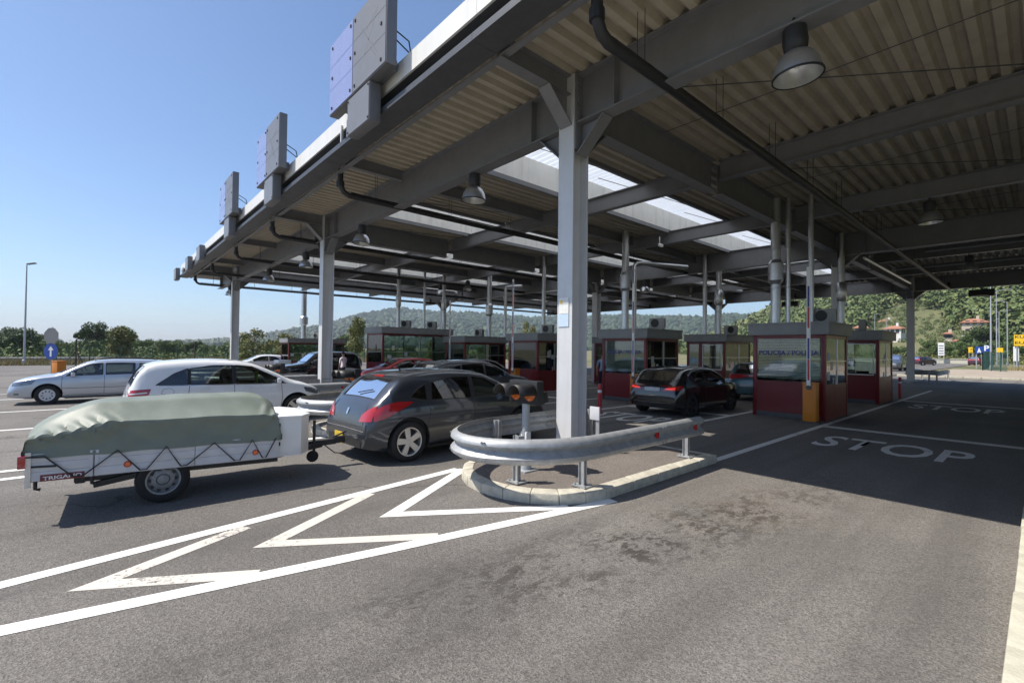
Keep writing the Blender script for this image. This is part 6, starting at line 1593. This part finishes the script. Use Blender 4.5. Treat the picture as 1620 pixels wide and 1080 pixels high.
undergrowth('shrubs', 'green brambles and shrubs under the tree row', -100, -79, -35, 70, 26000, .8, 2.6, M_LEAF, 22)
undergrowth('shrubs_right', 'pale green scrub beyond the far road', -40, 6, 128, 160, 9000, .5, 2.2, M_LEAFY, 23)
undergrowth('verge_grass', 'tufts of grass by the green fence', -2.6, 6, 76.3, 88, 2500, .15, .5, M_DRY, 24, True)
# young-tree stakes
def stakes(px, py, X, label):
    p = at_x(px, py, X); r = empty('tree_stake', (p.x, p.y, gz(X)), 0, label, 'stake', 'tripod stakes on the far verge')
    MB().tube([(0, 0, 0), (0, 0, 2.6)], .06, 6).build('pole', M_BARK, r)
    for a in (.4, 2.5, 4.6): MB().tube([(1.1*math.cos(a), 1.1*math.sin(a), 0), (0, 0, 1.7)], .035, 5).build('strut', M_BARK, r)
stakes(308, 570, -57, 'dark tripod stake in front of the dry grass left of the third column'); stakes(120, 575, -52, 'dark tripod stake behind the silver estate car')
# ---- road lamps
def road_lamp(x, y, h, arm, label, double=False, rz=0.0, group='road lamps beyond the canopy', z=None):
    r = empty('street_lamp', (x, y, gz(x) if z is None else z), rz, label, 'street lamp', group)
    MB().tube([(0, 0, 0), (0, 0, h*.5), (0, 0, h)], [.10, .08, .05], 10).build('pole', M_POLE, r, smooth=40)
    MB().lathe([(.16, 0), (.16, .5), (.11, .56)], 10).build('pole_base', M_POLE, r)
    for s in ((-1, 1) if double else (1,)):
        MB().tube([(0, 0, h-.05), (s*arm*.5, 0, h+.10), (s*arm, 0, h+.16)], .035, 6).build('arm', M_POLE, r)
        MB().obox((s*(arm+.35), 0, h+.16), (.85, .30, .13), Matrix.Rotation(-s*.12, 3, 'Y')).build('lantern', M_SIGNPALE, r, bevel=.04)
p = at_x(38, 577, -69.5); road_lamp(-69.5, p.y, 10.3, .15, 'tall single road lamp alone against the sky', rz=.8, group='road lamps')
for px, py, Y, pt, arm, dbl, l in ((1568, 586, 80, 444, .3, False, 'nearest thick road lamp pole behind the green fence'), (1577, 574, 118, 459, 1.2, False, 'tall road lamp with one arm behind the nearest pole'), (1581, 573, 140, 492, .9, True, 'two-armed road lamp behind the tall lamp'), (1594, 574, 120, 476, -1.0, False, 'road lamp with its arm turned left beside the yellow sign'),
                                   (1384, 560, 170, 497, .6, False, 'small far road lamp over the second near booth'), (1403, 560, 170, 502, .6, False, 'small far road lamp beside the white house'), (1541, 572, 150, 530, .4, False, 'short lamp post beside the camping sign')):
    b = at_y(px, py, Y); t = at_y(px, pt, Y); road_lamp(b.x, Y, t.z-.1, arm, l, dbl, z=-.02)
# ---- signs on the left
p = at_x(81, 593, -45); r = empty('road_sign', (p.x, p.y, gz(-45)), rad(48.5)-.12, 'grey octagon back above a round blue arrow sign on one post', 'road sign')
MB().tube([(0, 0, 0), (0, 0, 3.35)], .038, 10).build('post', M_POLE, r)
R8 = Matrix.Translation((0, -.05, 2.72)) @ Matrix.Rotation(PI/2, 4, 'X') @ Matrix.Rotation(PI/8, 4, 'Z'); MB().lathe([(.60, 0), (.60, .02)], 8, R8).build('octagon_plate', M_SIGNPALE, r)
RC = Matrix.Translation((0, -.05, 1.68)) @ Matrix.Rotation(PI/2, 4, 'X'); d = MB().lathe([(.56, 0), (.56, .02)], 28, RC).build('round_plate', M_BLUE, r)
arr = [(-.07, -.36), (.07, -.36), (.07, .08), (.22, .08), (0, .36), (-.22, .08), (-.07, .08)]; MB().add([(x, -.074, 1.68+z) for x, z in arr], [tuple(range(7))]).build('arrow', M_WHITE, d, fix=True)
p = at_x(93, 594, -44); r = empty('barrier_gate', (p.x, p.y, gz(-44)), .5, 'lone orange barrier box behind the silver estate bonnet', 'barrier'); MB().box(-.3, .3, -.25, .25, 0, 1.0).build('cabinet', M_ORANGE, r, bevel=.02); MB().box(-.32, .32, -.27, .27, 1.0, 1.06).build('cabinet_lid', M_ORANGE, r); MB().box(-.4, .4, -.35, .35, 0.0, .03).build('base_plate', M_GUTTER, r)
# ---- green mesh fence behind the apron and the palisade on the right
def fence(p0, p1, h, label, step, group=None, bars=.12, zbase=None):
    a, b = Vector((*p0, 0)), Vector((*p1, 0)); L = (b-a).length; t = (b-a)/L; r = empty('fence', (a.x, a.y, gz(a.x) if zbase is None else zbase), 0, label, 'fence', group); n = int(L/step)
    for i in range(n+1): q = t*step*i; MB().box(q.x-.04, q.x+.04, q.y-.04, q.y+.04, 0, h+.05).build('post', M_FENCE, r)
    m = MB(); k = 0
    while k*bars < L: q = t*bars*k; m.tube([q+Vector((0, 0, .08)), q+Vector((0, 0, h))], .012, 4, caps=False); k += 1
    for z in (.1, h*.5, h): m.bar(Vector((0, 0, z)), t*L+Vector((0, 0, z)), .03, .03)
    tag(m.build('mesh_panel', M_FENCE, r), kind='stuff')
fence((-66, -3), (-66, 42), 1.9, 'thin green mesh fence along the far edge of the apron', 2.5, bars=.35)
fence((-4.4, 74.0), (-2.3, 69.0), 2.0, 'green palisade fence at the corner of the sandy footway', 2.0, bars=.16, zbase=.09)
fence((-4.4, 74.0), (-5.4, 112), 2.0, 'green palisade fence running back from the sandy footway', 2.5, bars=.16, zbase=.03)
MB_w = empty('low_wall', (0, 0, 0), 0, 'long pale low wall across the end of the far road', 'wall'); MB().box(-48, -7, 126, 126.4, 0, .85).build('wall', M_CONC2, MB_w); MB().box(-48.1, -6.9, 125.9, 126.5, .851, .95).build('coping', M_CONC, MB_w)
# ---- signs on the right
def panel_sign(px0, px1, py0, py1, Y, m, label, post=True, name='road_sign'):
    a = at_y(px0, py1, Y); b = at_y(px1, py0, Y); w = b.x-a.x; r = empty(name, (a.x, Y, 0), 0, label, 'road sign', None)
    pn = MB().box(0, w, -.04, .04, a.z, b.z).build('panel', m, r)
    for fx in (.12, .88): MB().box(w*fx-.05, w*fx+.05, .041, .13, 0, b.z).build('post', M_POLE, r)
    return r, pn, w, a.z, b.z
r, pn, w, z0, z1 = panel_sign(1604, 1640, 529, 547, 92, M_YELLOW, 'yellow sign board with large dark letters at the edge of the view')
dk = mat('sign ink', (0.05, 0.045, 0.02), .5)
for txt, fz in (('KU', .70), ('EU', .18)):
    me = text_mesh(txt, 1.0, 0, .02, 'LEFT'); co = np.array([v.co[:] for v in me.vertices]); x0, x1, y0, y1 = co[:, 0].min(), co[:, 0].max(), co[:, 1].min(), co[:, 1].max()
    for v in me.vertices: v.co = (.10+(v.co.x-x0)/(x1-x0)*.86, -.046, z0+(z1-z0)*(fz-.02)+((v.co.y-y0)/(y1-y0))*.36)
    me.materials.clear(); me.materials.append(dk); link('lettering', me, pn)
r, pn, w, z0, z1 = panel_sign(1603, 1612, 548, 571, 92.2, M_WHITE, 'narrow white panel below the yellow board')
r, pn, w, z0, z1 = panel_sign(1556, 1568, 546, 556, 86, M_BLUE, 'blue parking sign with white letter beside the nearest lamp pole')
me = text_mesh('P', .95, 0, .03); 
for v in me.vertices: v.co = (w*.38+v.co.x, -.046, (z0+z1)/2+v.co.y)
me.materials.clear(); me.materials.append(M_WHITE); link('lettering', me, pn)
r, pn, w, z0, z1 = panel_sign(1543, 1555, 548, 559, 86, M_BLUE, 'blue camping sign with white tent next to the parking sign')
tent = [(.22, .12), (.42, .12), (.5, .35), (.58, .12), (.78, .12), (.5, .86)]
MB().add([(x*w, -.046, z0+(z1-z0)*y) for x, y in tent], [(0, 1, 2, 5), (2, 3, 4, 5)]).build('tent_symbol', M_WHITE, pn, fix=True)
panel_sign(1577, 1587, 550, 558, 105, M_YELLOW, 'small yellow panel between the lamp poles'); panel_sign(1532, 1539, 549, 558, 130, M_YELLOW, 'small yellow panel left of the camping sign')
r, pn, w, z0, z1 = panel_sign(1484, 1494, 542, 562, 125, M_WHITE, 'tall white totem sign beyond the maroon car')
for k in range(4): MB().box(w*.12, w*.88, -.05, -.042, z0+(z1-z0)*(.12+.2*k), z0+(z1-z0)*(.2+.2*k)).build('text_band', M_SIGNGREY, pn)
# ---------------------------------------------------------------- people
def figure(name, joints, edges, mats, rule, loc, rz, label, hair=True, group=None, parent=None, head_turn=0.0):
    """joints: name -> (x, y, z, radius); body grown with the Skin modifier, one continuous mesh"""
    names = list(joints); me = bpy.data.meshes.new(name); me.from_pydata([joints[n][:3] for n in names], [(names.index(a), names.index(b)) for a, b in edges], [])
    o = bpy.data.objects.new(name+'_tmp', me); COL.objects.link(o)
    sk = o.modifiers.new('skin', 'SKIN'); sk.use_smooth_shade = True
    ss = o.modifiers.new('sub', 'SUBSURF'); ss.levels = 2; ss.render_levels = 2
    lay = me.skin_vertices[0].data if me.skin_vertices else None
    if lay is None:
        bm = bmesh.new(); bm.from_mesh(me); bm.verts.layers.skin.verify(); bm.to_mesh(me); bm.free(); lay = me.skin_vertices[0].data
    for i, n in enumerate(names):
        rr = joints[n][3]; rr = rr if isinstance(rr, tuple) else (rr, rr); lay[i].radius = rr; lay[i].use_root = (n == 'pelvis')
    res = eval_mesh(o); bpy.data.objects.remove(o); res.name = name
    res.materials.clear()
    for m in mats: res.materials.append(m)
    for p in res.polygons: p.material_index = rule(p.center); p.use_smooth = True
    root = link(name, res, parent, loc, rz)
    hx, hy, hz, _ = joints['head']
    if hair:
        h = MB(); rows = []
        for i in range(9):
            th = PI*.5*i/8; rows.append([(hx-.012+.098*math.cos(th)*math.cos(a)*1.05, hy+.085*math.cos(th)*math.sin(a), hz+.035+.10*math.sin(th) - (.05 if math.cos(a) < -.2 else 0)*math.cos(th)) for a in [2*PI*j/20 for j in range(21)]])
        h.grid(rows).build('hair', M_HAIR, root, smooth=80)
    # face: nose, eyes, ears, mouth
    MB().add([(hx+.085, hy-.014, hz-.02), (hx+.085, hy+.014, hz-.02), (hx+.112, hy, hz-.025), (hx+.09, hy, hz+.03)], [(0, 1, 2), (0, 2, 3), (1, 3, 2), (0, 3, 1)]).build('nose', M_SKIN, root)
    for s in (-1, 1):
        MB().lathe([(.012, 0), (.008, .006), (.001, .008)], 8, Matrix.Translation((hx+.082, hy+s*.032, hz+.018)) @ Matrix.Rotation(PI/2, 4, 'Y')).build('eye', M_HAIR, root)
        MB().obox((hx, hy+s*.088, hz), (.04, .016, .06)).build('ear', M_SKIN, root, bevel=.006)
    MB().obox((hx+.085, hy, hz-.055), (.012, .045, .010)).build('mouth', M_BOOMRED, root)
    if label: tag(root, label, 'person', group)
    return root
def hand(j, e, side, wrist, pre):
    """palm and five short finger chains hanging from a wrist joint"""
    w = Vector(wrist); d = Vector((0.02, 0, -1)).normalized()
    j[pre+'palm'] = (*(w+d*.075), (.040, .020)); e.append((pre+'wrist', pre+'palm'))
    for k, (dx, L) in enumerate(((-.030, .060), (-.010, .075), (.010, .072), (.030, .058))):
        a = w+d*(.10+L*.5)+Vector((dx, 0, 0)); b = w+d*(.10+L)+Vector((dx*1.05+.012, -side*.012, 0)); j[pre+'f%da' % k] = (*a, .0085); j[pre+'f%db' % k] = (*b, .0075); e.append((pre+'palm', pre+'f%da' % k)); e.append((pre+'f%da' % k, pre+'f%db' % k))
    t = w+d*.06+Vector((.052, 0, 0)); j[pre+'t'] = (*t, .0095); e.append((pre+'palm', pre+'t'))
def standing(arm_r=None, arm_l=None):
    j = {'pelvis': (0, 0, .95, (.145, .115)), 'waist': (0, 0, 1.10, (.135, .10)), 'chest': (.0, 0, 1.30, (.165, .115)), 'neckbase': (0, 0, 1.45, (.075, .07)), 'neck': (.01, 0, 1.52, .052), 'head0': (.02, 0, 1.58, (.07, .075)), 'head': (.025, 0, 1.66, (.085, .095)), 'crown': (.02, 0, 1.73, (.06, .07))}
    e = [('pelvis', 'waist'), ('waist', 'chest'), ('chest', 'neckbase'), ('neckbase', 'neck'), ('neck', 'head0'), ('head0', 'head'), ('head', 'crown')]
    for s, p, arm in ((-1, 'r', arm_r), (1, 'l', arm_l)):
        j[p+'hip'] = (0, s*.095, .87, .092); j[p+'knee'] = (.02, s*.11, .49, .062); j[p+'ankle'] = (-.02, s*.115, .09, .042); j[p+'ball'] = (.11, s*.13, .038, (.042, .030)); j[p+'toe'] = (.17, s*.135, .032, (.035, .024))
        e += [('pelvis', p+'hip'), (p+'hip', p+'knee'), (p+'knee', p+'ankle'), (p+'ankle', p+'ball'), (p+'ball', p+'toe')]
        j[p+'sh'] = (0, s*.185, 1.40, .062); el, wr = arm or ((-.02, s*.25, 1.12), (.06, s*.25, .87))
        j[p+'elbow'] = (*el, .043); j[p+'wrist'] = (*wr, .028); e += [('neckbase', p+'sh'), (p+'sh', p+'elbow'), (p+'elbow', p+'wrist')]; hand(j, e, s, wr, p)
    return j, e
def rule_std(sleeve=1.18):
    def f(c):
        if c.z > 1.49: return 0
        if abs(c.y) > .205 and c.z < sleeve: return 0
        if c.z > .96: return 1
        if c.z < .075: return 3
        return 2
    return f
j, e = standing(((.16, -.24, 1.20), (.36, -.20, 1.28)), ((-.02, .25, 1.12), (.05, .25, .87)))
d_ = at_y(953, 585, 17.6)
figure('person', j, e, [M_SKIN, M_BLUESHIRT, M_NAVY, M_BLACK], rule_std(), (d_.x, 17.6, gz(d_.x)), rad(120), 'officer in light blue shirt and dark trousers at a booth window', group=None)
j, e = standing(((.10, -.24, 1.14), (.30, -.16, 1.22)), None)
d_ = at_x(543, 590, -24.6)
figure('person', j, e, [M_SKIN, M_PINKSHIRT, M_NAVY, M_BLACK], rule_std(1.2), (-24.6, d_.y, gz(-24.6)), rad(200), 'person in pale pink shirt standing beside the black off-roader', group=None)
# driver of the silver estate, elbow at the window
def seated():
    j = {'pelvis': (0, 0, .60, (.15, .13)), 'waist': (-.05, 0, .74, (.14, .11)), 'chest': (-.12, 0, .92, (.17, .12)), 'neckbase': (-.15, 0, 1.06, (.075, .07)), 'neck': (-.14, 0, 1.12, .052), 'head0': (-.12, 0, 1.17, (.07, .075)), 'head': (-.11, 0, 1.24, (.085, .095)), 'crown': (-.115, 0, 1.30, (.06, .07))}
    e = [('pelvis', 'waist'), ('waist', 'chest'), ('chest', 'neckbase'), ('neckbase', 'neck'), ('neck', 'head0'), ('head0', 'head'), ('head', 'crown')]
    for s, p in ((-1, 'r'), (1, 'l')):
        j[p+'hip'] = (.08, s*.10, .58, .09); j[p+'knee'] = (.46, s*.13, .64, .065); j[p+'ankle'] = (.66, s*.12, .42, .045); e += [('pelvis', p+'hip'), (p+'hip', p+'knee'), (p+'knee', p+'ankle')]
        j[p+'sh'] = (-.13, s*.19, 1.0, .062); j[p+'elbow'] = (.02, s*.27, .86, .043); w = (.22, s*.16, .98); j[p+'wrist'] = (*w, .028); e += [('neckbase', p+'sh'), (p+'sh', p+'elbow'), (p+'elbow', p+'wrist')]; hand(j, e, s, w, p)
    return j, e
j, e = seated()
loc = OCT.root.matrix_basis @ Vector((2.12-OCT.L/2, .36, 0.0))
figure('person', j, e, [M_SKIN, M_DKSHIRT, M_NAVY], lambda c: 0 if c.z > 1.09 or c.x > .05 and c.z > .80 else 1 if c.z > .62 and c.x < .2 else 2, OCT.root.matrix_basis @ Vector((2.56-OCT.L/2, .36, -.03)), -H90, 'driver in maroon shirt at the wheel of the silver estate')
# ---------------------------------------------------------------- summer haze: a closed box of thin air round the whole scene
hm = bpy.data.materials.new('haze'); hm.use_nodes = True; nt = hm.node_tree; nt.nodes.remove(nt.nodes['Principled BSDF'])
pvn = nt.nodes.new('ShaderNodeVolumePrincipled'); pvn.inputs['Color'].default_value = (0.80, 0.88, 1.0, 1); pvn.inputs['Density'].default_value = 0.00022; pvn.inputs['Anisotropy'].default_value = 0.2
nlink(nt, pvn.outputs[0], nt.nodes['Material Output'].inputs['Volume'])
hz = MB().box(-5100, 5100, -5100, 5100, -4.0, 175).build('haze', hm); tag(hz, 'thin blue summer haze softening the far ridge', 'haze', kind='stuff')
